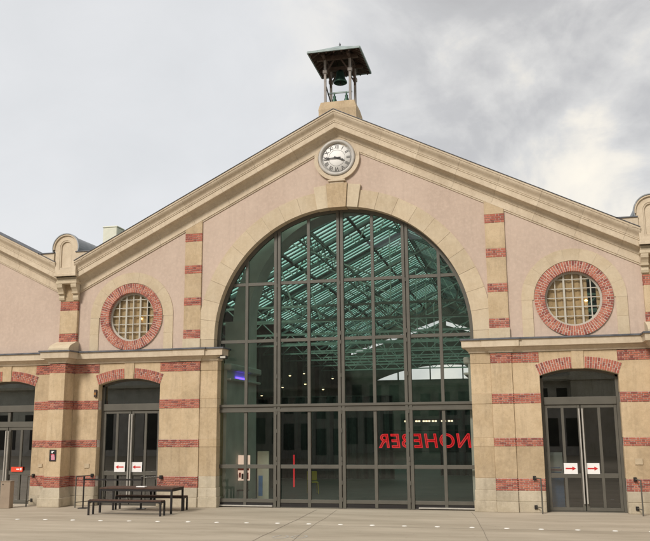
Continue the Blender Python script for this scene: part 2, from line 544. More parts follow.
# brick work
def bricks(mb, p, q, z0, z1, proud=.014, mi=1, courses=None):
    """real bricks along the wall line p -> q; outward is to the right hand of travel"""
    p, q = Vector((p[0], p[1])), Vector((q[0], q[1]))
    L = (q - p).length
    d = (q - p) / L
    n = Vector((d.y, -d.x))
    nc = courses or max(2, round((z1 - z0) / .066))
    h = (z1 - z0) / nc
    for c in range(nc):
        x = 0; j = 0
        seq = (.205, .10)
        x = -(.0 if c % 2 == 0 else .152)
        j = 0
        while x < L - .01:
            w = seq[j % 2]; j += 1
            a, b = (0 if x <= .02 else x + .007), (L if x + w >= L - .02 else x + w - .007)
            x += w
            if b - a < .03: continue
            o = proud + random.uniform(-.003, .003)
            P = p + d * a; Q = p + d * b
            za, zb = z0 + c * h + .0085, z0 + (c + 1) * h - .0085
            F = [P + n * o, Q + n * o]; B = [P - n * .05, Q - n * .05]
            vs = [(*F[0], za), (*F[1], za), (*F[1], zb), (*F[0], zb), (*B[0], za), (*B[1], za), (*B[1], zb), (*B[0], zb)]
            mb.add(vs, [(0, 1, 2, 3), (0, 4, 5, 1), (3, 2, 6, 7), (1, 5, 6, 2), (0, 3, 7, 4)], mi=mi)

BANDS = [(.632, .995), (1.955, 2.205), (3.25, 3.555), (4.505, 4.822)]
LEVELS = [(.995, 1.955), (2.205, 3.25), (3.555, 4.505)]

def pier_strip(mb, x0, x1, y, depth, split=None, extra=None):
    """a stretch of striped wall between x0 and x1 with its face at y: stone courses, brick bands, plinth"""
    for z0, z1 in LEVELS:
        xs = [x0] + (split or []) + [x1]
        for a, b in zip(xs, xs[1:]):
            mb.box(a, b, y + random.uniform(0, .003), depth, z0, z1, .007, mi=0)
    for z0, z1 in BANDS:
        mb.box(x0 + .012, x1 - .012, y + .003, depth, z0, z1, mi=2)
        bricks(mb, (x0, y), (x1, y), z0, z1)

for s in (1, -1):
    # pier beside the great arch: corner blocks, shallow pilaster, wall
    mb = MB(s)
    zs = [0, .33, .64, 1.0, 1.955, 2.205, 3.25, 3.555, 4.505, 4.84]
    for i, (a, b) in enumerate(zip(zs, zs[1:])):
        e = -.05 if i == 0 else (-.025 if i == 1 else random.uniform(-.006, .004))
        if i in (4, 6, 8): e = -.012
        mb.box(XI + (e if i < 2 else e * .6), XP, e, .62, a, b, .009, mi=3 if i < 3 else 0)
    pier_strip(mb, XP, XQ, -.04, .5)
    pier_strip(mb, XQ, XD0, 0, .5)
    mb.box(XP + .002, XQ, -.115, .5, 0, .32, .012, mi=3); mb.box(XP + .002, XQ, -.09, .5, .32, .632, .012, mi=3)
    mb.box(XQ, XD0, -.055, .5, 0, .32, .012, mi=3); mb.box(XQ, XD0 - .0, -.03, .5, .32, .632, .012, mi=3)
    mb.build('arch_pier', [M['stone'], M['brick'], M['mortar'], M['stone_base']], HALL)
    # pier at the valley with its deep buttress
    mb = MB(s)
    pier_strip(mb, XD1, XB0, 0, .5)
    pier_strip(mb, XB1, XE, 0, .5)
    for z0, z1 in LEVELS:
        mb.box(XB0, XB1, -.62, .5, z0, z1, .008, mi=0)
    for z0, z1 in BANDS:
        mb.box(XB0 + .003, XB1 - .003, -.617, .5, z0, z1, mi=2)
        bricks(mb, (XB0, 0), (XB0, -.62), z0, z1)
        bricks(mb, (XB0, -.62), (XB1, -.62), z0, z1)
        bricks(mb, (XB1, -.62), (XB1, 0), z0, z1)
    for a, b in ((XD1, XB0), (XB1, XE)):
        mb.box(a, b, -.055, .5, 0, .32, .012, mi=3); mb.box(a, b, -.03, .5, .32, .632, .012, mi=3)
    mb.box(XB0 - .12, XB1 + .12, -.80, .4, 0, .30, .02, mi=3)
    q = [(XB0 - .08, -.72), (XB1 + .08, -.72), (XB1 + .08, .3), (XB0 - .08, .3)]
    r = [(XB0 - .01, -.635), (XB1 + .01, -.635), (XB1 + .01, .3), (XB0 - .01, .3)]
    mb.add([(x, y, .30) for x, y in q] + [(x, y, .632) for x, y in r],
           [(0, 1, 2, 3), (7, 6, 5, 4)] + [(i, (i + 1) % 4, 4 + (i + 1) % 4, 4 + i) for i in range(4)], mi=3)
    mb.build('valley_pier', [M['stone'], M['brick'], M['mortar'], M['stone_base']], HALL)

# doors arches
DR, DCZ = 3.309, .991
def door_arch(s, cx, parent, x0, x1):
    mb = MB(s)
    arc_pts = [(cx + DR * sin(a), DCZ + DR * cos(a)) for a in [asin(1.16 / DR) * (1 - i / 10) for i in range(21)]]
    slab(mb, [(x0, 4.09), (x0, 4.83), (x1, 4.83), (x1, 4.09)] + arc_pts, [], .0, .5, 0)
    am = asin(1.16 / DR)
    a = .055
    nb = 14
    for side in (-1, 1):
        for i in range(nb):
            t0 = a + (am - a) * i / nb; t1 = a + (am - a) * (i + 1) / nb
            lo, hi = pi / 2 - side * t0, pi / 2 - side * t1
            lo, hi = min(lo, hi) + .0026, max(lo, hi) - .0026
            rs = (DR, DR + .12, DR + .24, DR + .36) if i % 2 else (DR, DR + .18, DR + .36)
            for r0, r1 in zip(rs, rs[1:]):
                mb.arc(cx, DCZ, r0 + .009, r1 - .009, lo, hi, -.018 + random.uniform(-.003, .003), .2, 1, mi=1)
        lo, hi = sorted((pi / 2 - side * a, pi / 2 - side * am))
        mb.arc(cx, DCZ, DR + .003, DR + .355, lo, hi, -.006, .4, 8, mi=2)
    mb.prism([(cx - .165, 4.285), (cx + .165, 4.285), (cx + .18, 4.825), (cx - .18, 4.825)], -.03, .4, mi=0)
    return mb.build('door_arch', [M['stone'], M['brick'], M['mortar']], parent)

# a double door with toplight
def double_door(s, cx, parent, hall2=False):
    D = empty('double_door'); D.parent = parent
    F = MB(s); y0, y1 = .27, .37
    l, r = cx - 1.16, cx + 1.16
    F.box(l, l + .09, y0, y1, 0, 4.1, .006); F.box(r - .09, r, y0, y1, 0, 4.1, .006)
    F.box(l + .09, r - .09, y0 - .03, y1, 3.2, 3.435, .008)
    F.box(l + .09, r - .09, y0, y1 - .01, 0, .03)
    am = asin(1.16 / DR)
    F.arc(cx, DCZ, DR - .075, DR + .02, pi / 2 - am, pi / 2 + am, y0, y1, 20)
    top = 3.2
    if hall2:
        F.box(l + .09, r - .09, y0 - .01, y1, 2.66, 2.86, .006)
        F.box(cx - .05, cx + .05, y0, y1, 2.86, 3.2)
        top = 2.66
    F.build('door_frame', M['metal'], D)
    P = MB(s)
    P.box(l + .02, r - .02, y1 - .03, y1 - .022, 3.4, 4.3)
    if hall2: P.box(l + .02, r - .02, y1 - .03, y1 - .022, 2.8, 3.22)
    P.build('toplight_pane', M['glass_door'], D)
    for sd in (-1, 1):
        a, b = (l + .095, cx - .012) if sd < 0 else (cx + .012, r - .095)
        Lf = MB(s)
        zb, zt = .035, top - .006
        wst = .085
        Lf.box(a, a + wst, y0 + .01, y1 - .01, zb, zt, .005); Lf.box(b - wst, b, y0 + .01, y1 - .01, zb, zt, .005)
        mid = (a + b) / 2 + (.0)
        Lf.box(mid - .042, mid + .042, y0 + .015, y1 - .012, zb + .1, zt - .09, .004)
        Lf.box(a + wst, b - wst, y0 + .012, y1 - .012, zb, zb + .10, .004)
        Lf.box(a + wst, b - wst, y0 + .012, y1 - .012, zt - .095, zt, .004)
        Lf.box(a + wst, b - wst, y0 + .018, y1 - .014, 1.0, 1.14, .004)
        Lf.build('door_leaf', M['metal'], D)
        G = MB(s)
        ty = random.uniform(-.004, .004)
        G.add([(a + .04, y1 - .05 + ty, zb + .05), (b - .04, y1 - .05 - ty, zb + .05), (b - .04, y1 - .05 - ty, zt - .05), (a + .04, y1 - .05 + ty, zt - .05)], [(0, 1, 2, 3)])
        G.build('door_pane', M['glass_door'], D, normals=False)
        H = MB(s)
        hx = (b - .035) if sd < 0 else (a + .035)
        H.tube((hx, y0 - .06, .25), (hx, y0 - .06, zt - .12), .023, 10)
        for z in (.35, 1.2, zt - .35): H.tube((hx, y0 - .06, z), (hx, y0 + .02, z), .011, 6)
        H.build('door_handle', M['bright'], D)
    return D

for s in (1, -1):
    door_arch(s, 7.5, HALL, XD0, XD1)
    double_door(s, 7.5, HALL)

# horizontal cornice with lead capping, following every break of the wall
CORN = [(-.02, 4.835), (.045, 4.84), (.055, 4.885), (.075, 4.91), (.15, 4.975), (.155, 5.0), (.245, 5.005), (.25, 5.195), (.27, 5.20), (.27, 5.225), (-.02, 5.24)]
LEAD = [(-.02, 5.226), (.285, 5.214), (.30, 5.222), (.30, 5.262), (.29, 5.27), (-.02, 5.305)]
def sweep_h(mb, path, prof, mi=None, cap=True):
    n = len(path)
    dirs = [(Vector(b) - Vector(a)).normalized() for a, b in zip(path, path[1:])]
    nor = [Vector((d.y, -d.x)) for d in dirs]
    rings = []
    for i, p in enumerate(path):
        if i == 0: o = nor[0]
        elif i == n - 1: o = nor[-1]
        else:
            a, b = nor[i - 1], nor[i]
            o = a if (a - b).length < 1e-4 else (a + b) / (1 + a.dot(b))
        rings.append([(p[0] + o.x * t, p[1] + o.y * t, z) for t, z in prof])
    m = len(prof)
    for r0, r1 in zip(rings, rings[1:]):
        mb.add(r0 + r1, [(k, (k + 1) % m, m + (k + 1) % m, m + k) for k in range(m)], mi=mi)
    if cap:
        mb.add(rings[0], [tuple(range(m))], mi=mi); mb.add(rings[-1], [tuple(range(m))], mi=mi)
HPATH = [(XI, .5), (XI, 0), (XP, 0), (XP, -.05), (XQ, -.05), (XQ, 0), (XB0, 0), (XB0, -.62), (XB1, -.62), (XB1, 0), (XE + .0, 0)]
for s in (1, -1):
    mb = MB(s); sweep_h(mb, HPATH, CORN, 0); sweep_h(mb, HPATH, LEAD, 1)
    # stone joints as fine seams
    mb.build('cornice', [M['stone_cornice'], M['lead']], HALL)

# raking cornice in lengths of stone
def rake_prof(off=0.0):
    p = [(.03, .0), (-.03, .0), (-.035, .045), (-.06, .055), (-.06, .30), (-.085, .315), (-.09, .345)]
    p += [(-.10 - .13 * (1 - cos(t)), .345 + .14 * sin(t)) for t in [pi / 2 * i / 5 for i in range(1, 6)]]
    p += [(-.24, .50), (-.36, .50), (-.365, .52), (-.365, .69), (-.385, .695), (-.385, .735), (-.40, .745)]
    p += [(-.40 - .14 * (i / 8 + .13 * sin(2 * pi * i / 8 + pi)), .745 + .27 * i / 8) for i in range(1, 9)]
    p += [(-.56, 1.02), (-.56, 1.085), (.03, 1.10)]
    return p
RP = rake_prof()
RL = [(.03, 1.102), (-.572, 1.092), (-.585, 1.088), (-.585, 1.105), (-.57, 1.112), (.03, 1.15)]
def rake(mb, base, cx, sgn, x0, x1, L=1.28):
    """base(x) height of the lowest line; runs from |x|=x0 to x1 on side sgn of cx, in lengths with fine joints"""
    x = x0; m = len(RP)
    while x < x1 - 1e-6:
        e = min(x1, x + L * random.uniform(.97, 1.03))
        if x1 - e < .4: e = x1
        a = x + (.004 if x > x0 else 0); b = e
        dy = random.uniform(-.002, .002)
        # joints are square to the slope
        def at(t, first_or_last):
            out = []
            for y, z in RP:
                sh = 0 if first_or_last else -z * .4
                xx = t - sh * .9
                out.append((cx + sgn * xx, y + dy, base - .5 * xx + z))
            return out
        r0 = at(a, x == x0); r1 = at(b, e == x1)
        mb.add(r0 + r1, [(k, (k + 1) % m, m + (k + 1) % m, m + k) for k in range(m)] + [tuple(range(m)), tuple(range(m, 2 * m))], mi=0)
        x = e
    k = len(RL)
    r0 = [(cx + sgn * x0, y, base - .5 * x0 + z) for y, z in RL]; r1 = [(cx + sgn * x1, y, base - .5 * x1 + z) for y, z in RL]
    mb.add(r0 + r1, [(i, (i + 1) % k, k + (i + 1) % k, k + i) for i in range(k)] + [tuple(range(k)), tuple(range(k, 2 * k))], mi=1)
for s in (1, -1):
    mb = MB()
    rake(mb, RAKE, 0, s, 0, 9.55)
    xa, xb = sorted((s * 8.93, s * 9.5))
    mb.prism([(s * 8.87, 8.80), (s * 9.5, 8.80), (s * 9.5, 8.45), (s * 9.3, 8.5)], -.548, .2, mi=0)
    mb.box(xa - .06 * (s > 0), xb + .06 * (s < 0), -.585, .2, 8.802, 8.835, mi=1)
    mb.build('raking_cornice', [M['stone_cornice'], M['lead']], HALL)

# pilaster strips rising from the cornice to the raking frieze
for s in (1, -1):
    mb = MB(s)
    x0, x1 = 4.885, 5.505
    mb.box(x0 - .015, x1 + .015, -.09, .1, 5.27, 5.61, .012, mi=3)
    zs = [5.61, 5.915, 6.76, 7.04, 7.89, 8.18, 9.03, 9.325]
    for i in range(7):
        if i % 2 == 0:
            mb.box(x0 + .003, x1 - .003, -.046, .1, zs[i], zs[i + 1], mi=2)
            bricks(mb, (x0, -.05), (x1, -.05), zs[i], zs[i + 1], .01)
        else:
            mb.box(x0, x1, -.055, .1, zs[i], zs[i + 1], .008, mi=0)
    mb.prism([(x0, 9.325), (x1, 9.325), (x1, pink(x1) + .12), (x0, pink(x0) + .12)], -.055, .1, mi=0)
    mb.build('pilaster_strip', [M['stone'], M['brick'], M['mortar'], M['stone_pale']], HALL)

# stone panel and ring around the clock
CZ = 11.67
mb = MB()
pts = [(-.79, CZ)] + [(.79 * cos(a), CZ + .79 * sin(a)) for a in [pi + pi * i / 28 for i in range(1, 28)]] + [(.79, CZ), (.79, RAKE - .2), (0, RAKE + .4), (-.79, RAKE - .2)]
slab(mb, pts, [ring_pts(0, CZ, .60)], -.058, .1)
mb.arc(0, CZ, .665, .80, pi, 2 * pi, -.10, 0, 28)
mb.arc(0, CZ, .665, .70, 0, pi, -.075, 0, 28)
mb.box(-.30, .30, -.20, .05, 10.80, 10.865, .01)
mb.box(-.25, .25, -.15, .05, 10.72, 10.80, .01)
mb.build('clock_surround', M['stone_cornice'], HALL)

CLK = empty('wall_clock', (0, -.04, CZ), label='round white clock with roman numerals high on the gable', cat='clock')
mb = MB()
mb.lathe([(.645, .05), (.645, -.075), (.62, -.10), (.57, -.105), (.545, -.085), (.52, -.02), (.515, .05)], 48, axis='y')
mb.build('clock_rim', M['clock_rim'], CLK)
mb = MB()
mb.lathe([(.001, -.012), (.53, -.012), (.53, .05)], 48, axis='y', mi=0)
mb.mi = 1
for r0, r1 in ((.495, .505), (.285, .293)):
    mb.arc(0, 0, r0, r1, 0, 2 * pi, -.016, -.01, 48)
for i, t in enumerate(['XII', 'I', 'II', 'III', 'IIII', 'V', 'VI', 'VII', 'VIII', 'IX', 'X', 'XI']):
    a = 2 * pi * i / 12
    Mx = Matrix.Translation((0, -.016, 0)) @ Matrix.Rotation(a, 4, 'Y') @ Matrix.Translation((0, 0, .395)) @ XZ
    Mx = Mx @ Matrix.Diagonal(({1: .9, 2: .8, 3: .62, 4: .5}[len(t)], 1, 1, 1))
    text(mb, t, .20, Mx, .002, mi=1, bold=.001)
for i in range(60):
    a = 2 * pi * i / 60
    mb.bar((.47 * sin(a), -.014, .47 * cos(a)), (.495 * sin(a), -.014, .495 * cos(a)), .006, .004, mi=1)
mb.build('clock_face', [M['clock_face'], M['black']], CLK)
def hand(name, ang, L, tail, w, y):
    q = MB()
    d = Vector((sin(ang), 0, cos(ang))); n = Vector((cos(ang), 0, -sin(ang)))
    pts = [(-tail, w * .9), (0, w), (L * .55, w * .55), (L * .66, w * 1.5), (L * .78, w * .8), (L, w * .15)]
    up = [d * a + n * b for a, b in pts]; dn = [d * a - n * b for a, b in reversed(pts)]
    q.prism([(p.x, p.z) for p in up + dn], y - .004, y + .004)
    q.build(name, M['black'], CLK)
hand('hour_hand', radians(112), .30, .10, .030, -.035)
hand('minute_hand', radians(268), .46, .14, .024, -.048)

# round windows
for s in (1, -1):
    W = empty('round_window'); W.parent = HALL
    mb = MB(s)
    nb = 84
    for i in range(nb):
        a0, a1 = 2 * pi * i / nb, 2 * pi * (i + 1) / nb
        rs = (.865, .97, 1.085, 1.19) if i % 2 else (.865, 1.025, 1.19)
        for r0, r1 in zip(rs, rs[1:]):
            mb.arc(OCX, OCZ, r0 + (.008 if r0 > .9 else 0), r1 - .008, a0 + .0088, a1 - .0088, -.055 + random.uniform(-.004, .004), .24, 1, mi=0)
    mb.arc(OCX, OCZ, .869, 1.183, 0, 2 * pi, -.046, .23, 64, mi=1)
    mb.build('brick_ring', [M['brick'], M['mortar']], W)
    mb = MB(s)
    mb.arc(OCX, OCZ, .80, .872, 0, 2 * pi, .10, .20, 48)
    for k in (-2, -1, 0, 1, 2):
        w = .03 if k in (-1, 1) else .017
        x = k * .268; h = sqrt(max(.02, .80 ** 2 - x * x)) + .02
        mb.box(OCX + x - w, OCX + x + w, .115, .165, OCZ - h, OCZ + h)
    for k in range(-2, 3):
        z = (k + .15) * .29; h = sqrt(max(.02, .80 ** 2 - z * z)) + .02
        mb.box(OCX - h, OCX + h, .122, .16, OCZ + z - .014, OCZ + z + .014)
    mb.build('window_frame', M['frame_white'], W)
    mb = MB(s); mb.prism(ring_pts(OCX, OCZ, .84, 40), .150, .154)
    mb.build('window_pane', M['glass_clear'], W)
    mb = MB(s)
    n = 46
    top = [(OCX - 1.0 + 2.0 * i / n, .232 + .012 * sin(i * 1.57) + .008 * sin(i * .7)) for i in range(n + 1)]
    for (xa, ya), (xb, yb) in zip(top, top[1:]):
        if s > 0 and xa > OCX + .42 and xa < OCX + .66: continue
        if s < 0 and xa < OCX - .5 and xa > OCX - .6: continue
        mb.add([(xa, ya, OCZ - .98), (xb, yb, OCZ - .98), (xb, yb, OCZ + .98), (xa, ya, OCZ + .98)], [(0, 1, 2, 3)])
    mb.build('blind', M['curtain'], W, normals=False)
    lp = MB()
    lp.lathe([(.001, -.03), (.04, -.022), (.055, 0), (.03, .03), (.001, .035)], 12)
    o = lp.build('wall_lamp', M['lamp'])
    o.location = (7.88 if s > 0 else -7.22, .175, 6.40)
    tag(o, 'small glowing lamp behind the round window ' + ('right of the great arch' if s > 0 else 'left of the great arch'), 'lamp', 'lamps behind the round windows')
    # stone hood
    mb = MB(s)
    for i in range(9):
        a0, a1 = pi * i / 9, pi * (i + 1) / 9
        mb.arc(OCX, OCZ, 1.205, 1.585, a0 + .001, a1 - .001, -.03 + random.uniform(-.003, .002), .1, 4, mi=0)
    mb.arc(OCX, OCZ, 1.21, 1.575, .002, pi - .002, -.018, .09, 32, mi=1)
    for sd in (-1, 1):
        xa, xb = sorted((OCX + sd * 1.245, OCX + sd * 1.585))
        mb.box(xa, xb, -.03, .1, 5.28, 5.86, .006, mi=0); mb.box(xa, xb, -.032, .1, 5.86, OCZ - .004, .006, mi=0)
    mb.build('hood_mould', [M['stone_arch'], M['stone_joint']], HALL)

# valley pilasters with corbelled dormers
for s in (1, -1):
    mb = MB(s)
    cx = VAL - .02; hw = .335
    # weathered sill on the buttress
    mb.prism_x([(-.66, 5.30), (-.66, 5.36), (-.60, 5.44), (-.50, 5.50), (-.14, 5.635), (.1, 5.635), (.1, 5.30)], cx - .40, cx + .40, mi=3)
    zs = [5.64, 5.93, 6.76, 7.09]
    for i in range(3):
        if i % 2 == 0:
            mb.box(cx - hw + .003, cx + hw - .003, -.097, .1, zs[i], zs[i + 1], mi=2)
            for p, q in (((cx - hw, 0), (cx - hw, -.1)), ((cx - hw, -.1), (cx + hw, -.1)), ((cx + hw, -.1), (cx + hw, 0))):
                bricks(mb, p, q, zs[i], zs[i + 1], .012)
        else: mb.box(cx - hw - .01, cx + hw + .01, -.115, .1, zs[i], zs[i + 1], .008, mi=0)
    mb.box(cx - hw - .01, cx + hw + .01, -.115, .1, 7.09, 8.3, .006, mi=0)
    mb.build('valley_pilaster', [M['stone'], M['brick'], M['mortar'], M['stone_pale']], HALL)
    DM = empty('dormer'); DM.parent = HALL
    mb = MB(s)
    for sd in (-1, 1):     # scrolled corbels
        xa, xb = sorted((cx + sd * .17, cx + sd * .385))
        pr = [(-.10, 7.13), (-.16, 7.14), (-.19, 7.22), (-.18, 7.30), (-.17, 7.34), (-.23, 7.36), (-.25, 7.44), (-.30, 7.52), (-.36, 7.58), (-.38, 7.66), (-.38, 7.70), (-.10, 7.70)]
        mb.prism_x(pr, xa, xb)
        mb.prism_x([(-.10, 7.36), (-.26, 7.36), (-.27, 7.40), (-.10, 7.40)], xa - .015, xb + .015)
    mb.box(cx - .41, cx + .41, -.40, .1, 7.70, 7.80, .015); mb.box(cx - .39, cx + .39, -.375, .1, 7.80, 7.88, .01)
    mb.box(cx - .385, cx + .385, -.37, .1, 7.88, 7.95, .01)
    mb.build('corbel', M['stone_pale'], DM)
    mb = MB(s)
    # niche body: outline with round head and a recessed round-headed panel
    def headed(w, zb, zc): return [(cx - w, zb), (cx + w, zb)] + [(cx + w * cos(a), zc + w * sin(a)) for a in [pi * i / 20 for i in range(21)]]
    zc = 8.98
    body = [(cx - .40, 7.95), (cx + .40, 7.95), (cx + .42, 8.86)] + [(cx + .47 * cos(a), zc + .50 * sin(a)) for a in [-.25 + (pi + .5) * i / 28 for i in range(29)]] + [(cx - .42, 8.86)]
    slab(mb, body, [headed(.25, 8.20, 9.02)], -.50, -.38)
    slab(mb, headed(.265, 8.18, 9.02), [], -.44, -.30)
    slab(mb, headed(.25, 8.20, 9.02), [headed(.20, 8.27, 9.02)], -.485, -.41)
    slab(mb, body, [], -.37, -.22)
    mb.box(cx - .43, cx + .43, -.53, -.2, 7.95, 8.05, .012)
    mb.arc(cx, zc, .455, .50, -.1, pi + .1, -.55, -.40, 24)
    mb.build('niche_front', M['stone_cornice'], DM)
    mb = MB(s)
    mb.arc(cx, zc + .01, .50, .53, -.35, pi + .35, -.57, -.42, 24)
    mb.arc(cx, zc, .47, .49, -.5, pi + .5, -.40, 4.5, 24)
    mb.build('barrel_roof', M['zinc'], DM)

# ------------------------------------------------------------------ great glazed arch
AW = empty('arched_window'); AW.parent = HALL
SP = 1.1062
GY0, GY1 = .27, .39
def zarch(x, r=ARC_R): return ARC_Z + sqrt(max(0, r * r - x * x))
mb = MB()
mb.arc(0, ARC_Z, ARC_R - .12, ARC_R + .01, .0, pi, GY0 - .01, GY1, 64)
for sx in (-1, 1):
    a, b = sorted((sx * (ARC_R - .12), sx * (XI + .14)))
    mb.box(a, b, GY0 - .01, GY1, 0, ARC_Z)
for z, h in ((7.455, .055), (5.482, .055), (1.31, .062)):
    w = sqrt(max(0, ARC_R ** 2 - max(0, z - ARC_Z) ** 2)) - .06
    for i in range(-4, 4):
        a, b = max(-w, i * SP), min(w, (i + 1) * SP)
        if b > a: mb.box(a, b, GY0 + .012, GY1 - .01, z - h, z + h, .006)
# transom, in three steps
mb.box(-4.26, 4.26, GY0 - .035, GY1 - .015, 3.085, 3.18, .008)
mb.box(-4.26, 4.26, GY0 - .005, GY1 - .02, 3.18, 3.26)
mb.box(-4.26, 4.26, GY0 - .05, GY1 - .015, 3.26, 3.345, .008)
mb.box(-4.26, 4.26, GY0 + .01, GY1 - .01, .155, .27, .006)
mb.box(-4.26, 4.26, GY0 - .01, GY1 - .005, 0, .03)
mb.build('window_frame', M['metal'], AW)
for k in range(-3, 4):
    x = k * SP
    mb = MB()
    zt = zarch(x, ARC_R - .04)
    if k % 2 == 0:
        for sd in (-1, 1):
            mb.box(x + sd * .066 - .05, x + sd * .066 + .05, GY0 - .03, GY1, 0, zt, .006)
        mb.box(x - .02, x + .02, GY0 + .02, GY1 - .01, 0, zt)
        for z in (.22, .75, 1.35, 1.5, 2.4, 3.0, 4.2, 5.3, 5.6, 7.3):
            mb.tube((x, GY0 - .035, z), (x, GY0 - .035, z + .13), .02, 8)
    else:
        mb.box(x - .052, x + .052, GY0 + .004, GY1 - .005, .03, zt, .006)
    mb.build('mullion', M['metal'], AW)
zrow = [.2, 1.31, 3.2, 5.482, 7.455, 9.95]
for i in range(-4, 4):
    for j in range(5):
        a, b = i * SP, (i + 1) * SP
        z0, z1 = zrow[j], zrow[j + 1]
        if j == 4:
            m_ = min(abs(a), abs(b))
            z1 = min(z1, zarch(m_))
        t1, t2 = random.uniform(-.012, .012), random.uniform(-.008, .008)
        q = MB(); yy = GY1 - .05
        q.add([(a, yy - t1 - t2, z0), (b, yy + t1 - t2, z0), (b, yy + t1 + t2, z1), (a, yy - t1 + t2, z1)], [(0, 1, 2, 3)])
        q.build('window_pane', M['glass'], AW, normals=False)
mb = MB()
mb.box(-4.24, 4.24, GY0 + .03, GY1 - .03, .03, .156)
mb.build('kick_panel', M['black'], AW)
for a, b in ((-4.2, -2.35), (2.45, 4.2)):
    mb = MB(); mb.box(a, b, GY0 - .06, GY0 + .02, .035, .075, .004)
    mb.build('threshold_strip', M['bright'], AW)

# ------------------------------------------------------------------ interior of the hall
DEEP = 40
mb = MB()
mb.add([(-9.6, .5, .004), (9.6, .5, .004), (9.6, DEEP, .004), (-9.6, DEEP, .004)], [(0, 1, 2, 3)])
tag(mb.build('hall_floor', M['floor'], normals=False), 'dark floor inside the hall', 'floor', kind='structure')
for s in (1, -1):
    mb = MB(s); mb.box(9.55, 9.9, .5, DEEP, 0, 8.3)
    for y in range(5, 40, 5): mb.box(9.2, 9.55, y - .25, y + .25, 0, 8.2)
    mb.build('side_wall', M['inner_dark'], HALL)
# added arch behind the glazing, stands in for a reflection in the panes
mb = MB()
for s in (-1, 1):
    a, b = sorted((s * 4.13, s * 4.95))
    mb.box(a, b, .62, 3.9, 0, 4.55)
    a2, b2 = sorted((s * 3.98, s * 5.05))
    mb.box(a2, b2, .60, 4.06, 4.55, 4.78, .04); mb.box(a2 - .04 * 0, b2, .63, 3.99, 4.2, 4.28, .02)
    mb.box(a, b, 2.6, 3.9, 4.78, 6.5)
mb.arc(0, 6.5, 4.13, 4.75, 0, pi, 2.9, 3.9, 48)
mb.build('reflection_arch', M['frame_inner'], HALL)

# glazed roof: sheet of tinted glass strips between dark bars
mb = MB(); gl = MB()
pit = .52
for s in (1, -1):
    y = .62
    x_low, x_top = 9.7, .12
    def zr(x): return 13.12 - .5 * x
    # opaque deck over the gable and at the eaves
    mb.add([(s * 0, -.42, 13.30), (s * 9.4, -.42, 13.30 - 4.7), (s * 9.4, .9, 13.30 - 4.7), (s * 0, .9, 13.30)], [(0, 1, 2, 3)], mi=1)
    mb.add([(s * 0, -.42, 13.24), (s * 9.4, -.42, 13.24 - 4.7), (s * 9.4, .9, 13.24 - 4.7), (s * 0, .9, 13.24)], [(3, 2, 1, 0)], mi=1)
    mb.bar((s * 9.2, .9, zr(9.2)), (s * 9.2, DEEP, zr(9.2)), 1.1, .05, up=(s * .447, 0, .894), mi=0)
    while y < DEEP:
        mb.bar((0, y, zr(0)), (s * 9.2, y, zr(9.2)), pit * .27, .05, up=(s * .447, 0, .894), mi=0)
        y += pit
    for x in (.15, 1.7, 3.3, 4.9, 6.5, 8.1):
        mb.bar((s * x, .6, zr(x) - .10), (s * x, DEEP, zr(x) - .10), .12, .2, up=(s * .447, 0, .894), mi=0)
    gl.add([(0, .9, zr(0) + .05), (s * 8.9, .9, zr(8.9) + .05), (s * 8.9, DEEP, zr(8.9) + .05), (0, DEEP, zr(0) + .05)], [(0, 1, 2, 3)])
R_ = empty('roof'); R_.parent = HALL
mb.build('roof_bars', [M['truss_dark'], M['zinc']], R_, normals=False)
gl.build('roof_glazing', M['roof_glass'], R_, normals=False)

# steel trusses
def truss(y):
    q = MB()
    for s in (1, -1):
        q.bar((0, y, 12.85), (s * 9.5, y, 8.1), .14, .22, mi=1)
        q.bar((0, y, 11.95), (s * 9.3, y, 7.75), .10, .12, mi=1)
        n = 9
        for i in range(n):
            x0, x1 = 9.4 * i / n, 9.4 * (i + 1) / n
            xm = (x0 + x1) / 2
            q.bar((s * x0, y, 12.85 - .5 * x0), (s * xm, y, 11.95 - .4516 * xm), .05, .05)
            q.bar((s * xm, y, 11.95 - .4516 * xm), (s * x1, y, 12.85 - .5 * x1), .05, .05)
        q.bar((s * 4.2, y, 10.6), (0, y, 8.75), .05, .06)
        q.bar((s * 4.2, y, 10.0), (s * 3.4, y, 7.6), .05, .06)
    # lattice tie girder
    for z in (7.55, 6.95):
        q.bar((-9.5, y, z), (9.5, y, z), .08, .09)
    n = 30
    for i in range(n):
        x0, x1 = -9.5 + 19 * i / n, -9.5 + 19 * (i + 1) / n
        za, zb = (6.95, 7.55) if i % 2 == 0 else (7.55, 6.95)
        q.bar((x0, y, za), (x1, y, zb), .045, .045)
    q.bar((0, y, 12.0), (0, y, 7.55), .05, .06)
    return q.build('roof_truss', [M['truss'], M['truss_dark']], HALL)
for y in (6.5, 11.5, 16.5, 21.5, 26.5, 31.5, 36.5): truss(y)
# lengthwise lattice girders
for x in (-6.2, 6.2, -3.1, 3.1):
    q = MB()
    zt = 13.0 - .5 * abs(x) - .35
    for z in (zt, zt - .7): q.bar((x, 1.2, z), (x, DEEP, z), .07, .07)
    n = 56
    for i in range(n):
        y0, y1 = 1.2 + (DEEP - 1.2) * i / n, 1.2 + (DEEP - 1.2) * (i + 1) / n
        za, zb = (zt, zt - .7) if i % 2 == 0 else (zt - .7, zt)
        q.bar((x, y0, za), (x, y1, zb), .04, .04)
    q.build('lattice_girder', M['truss'], HALL)
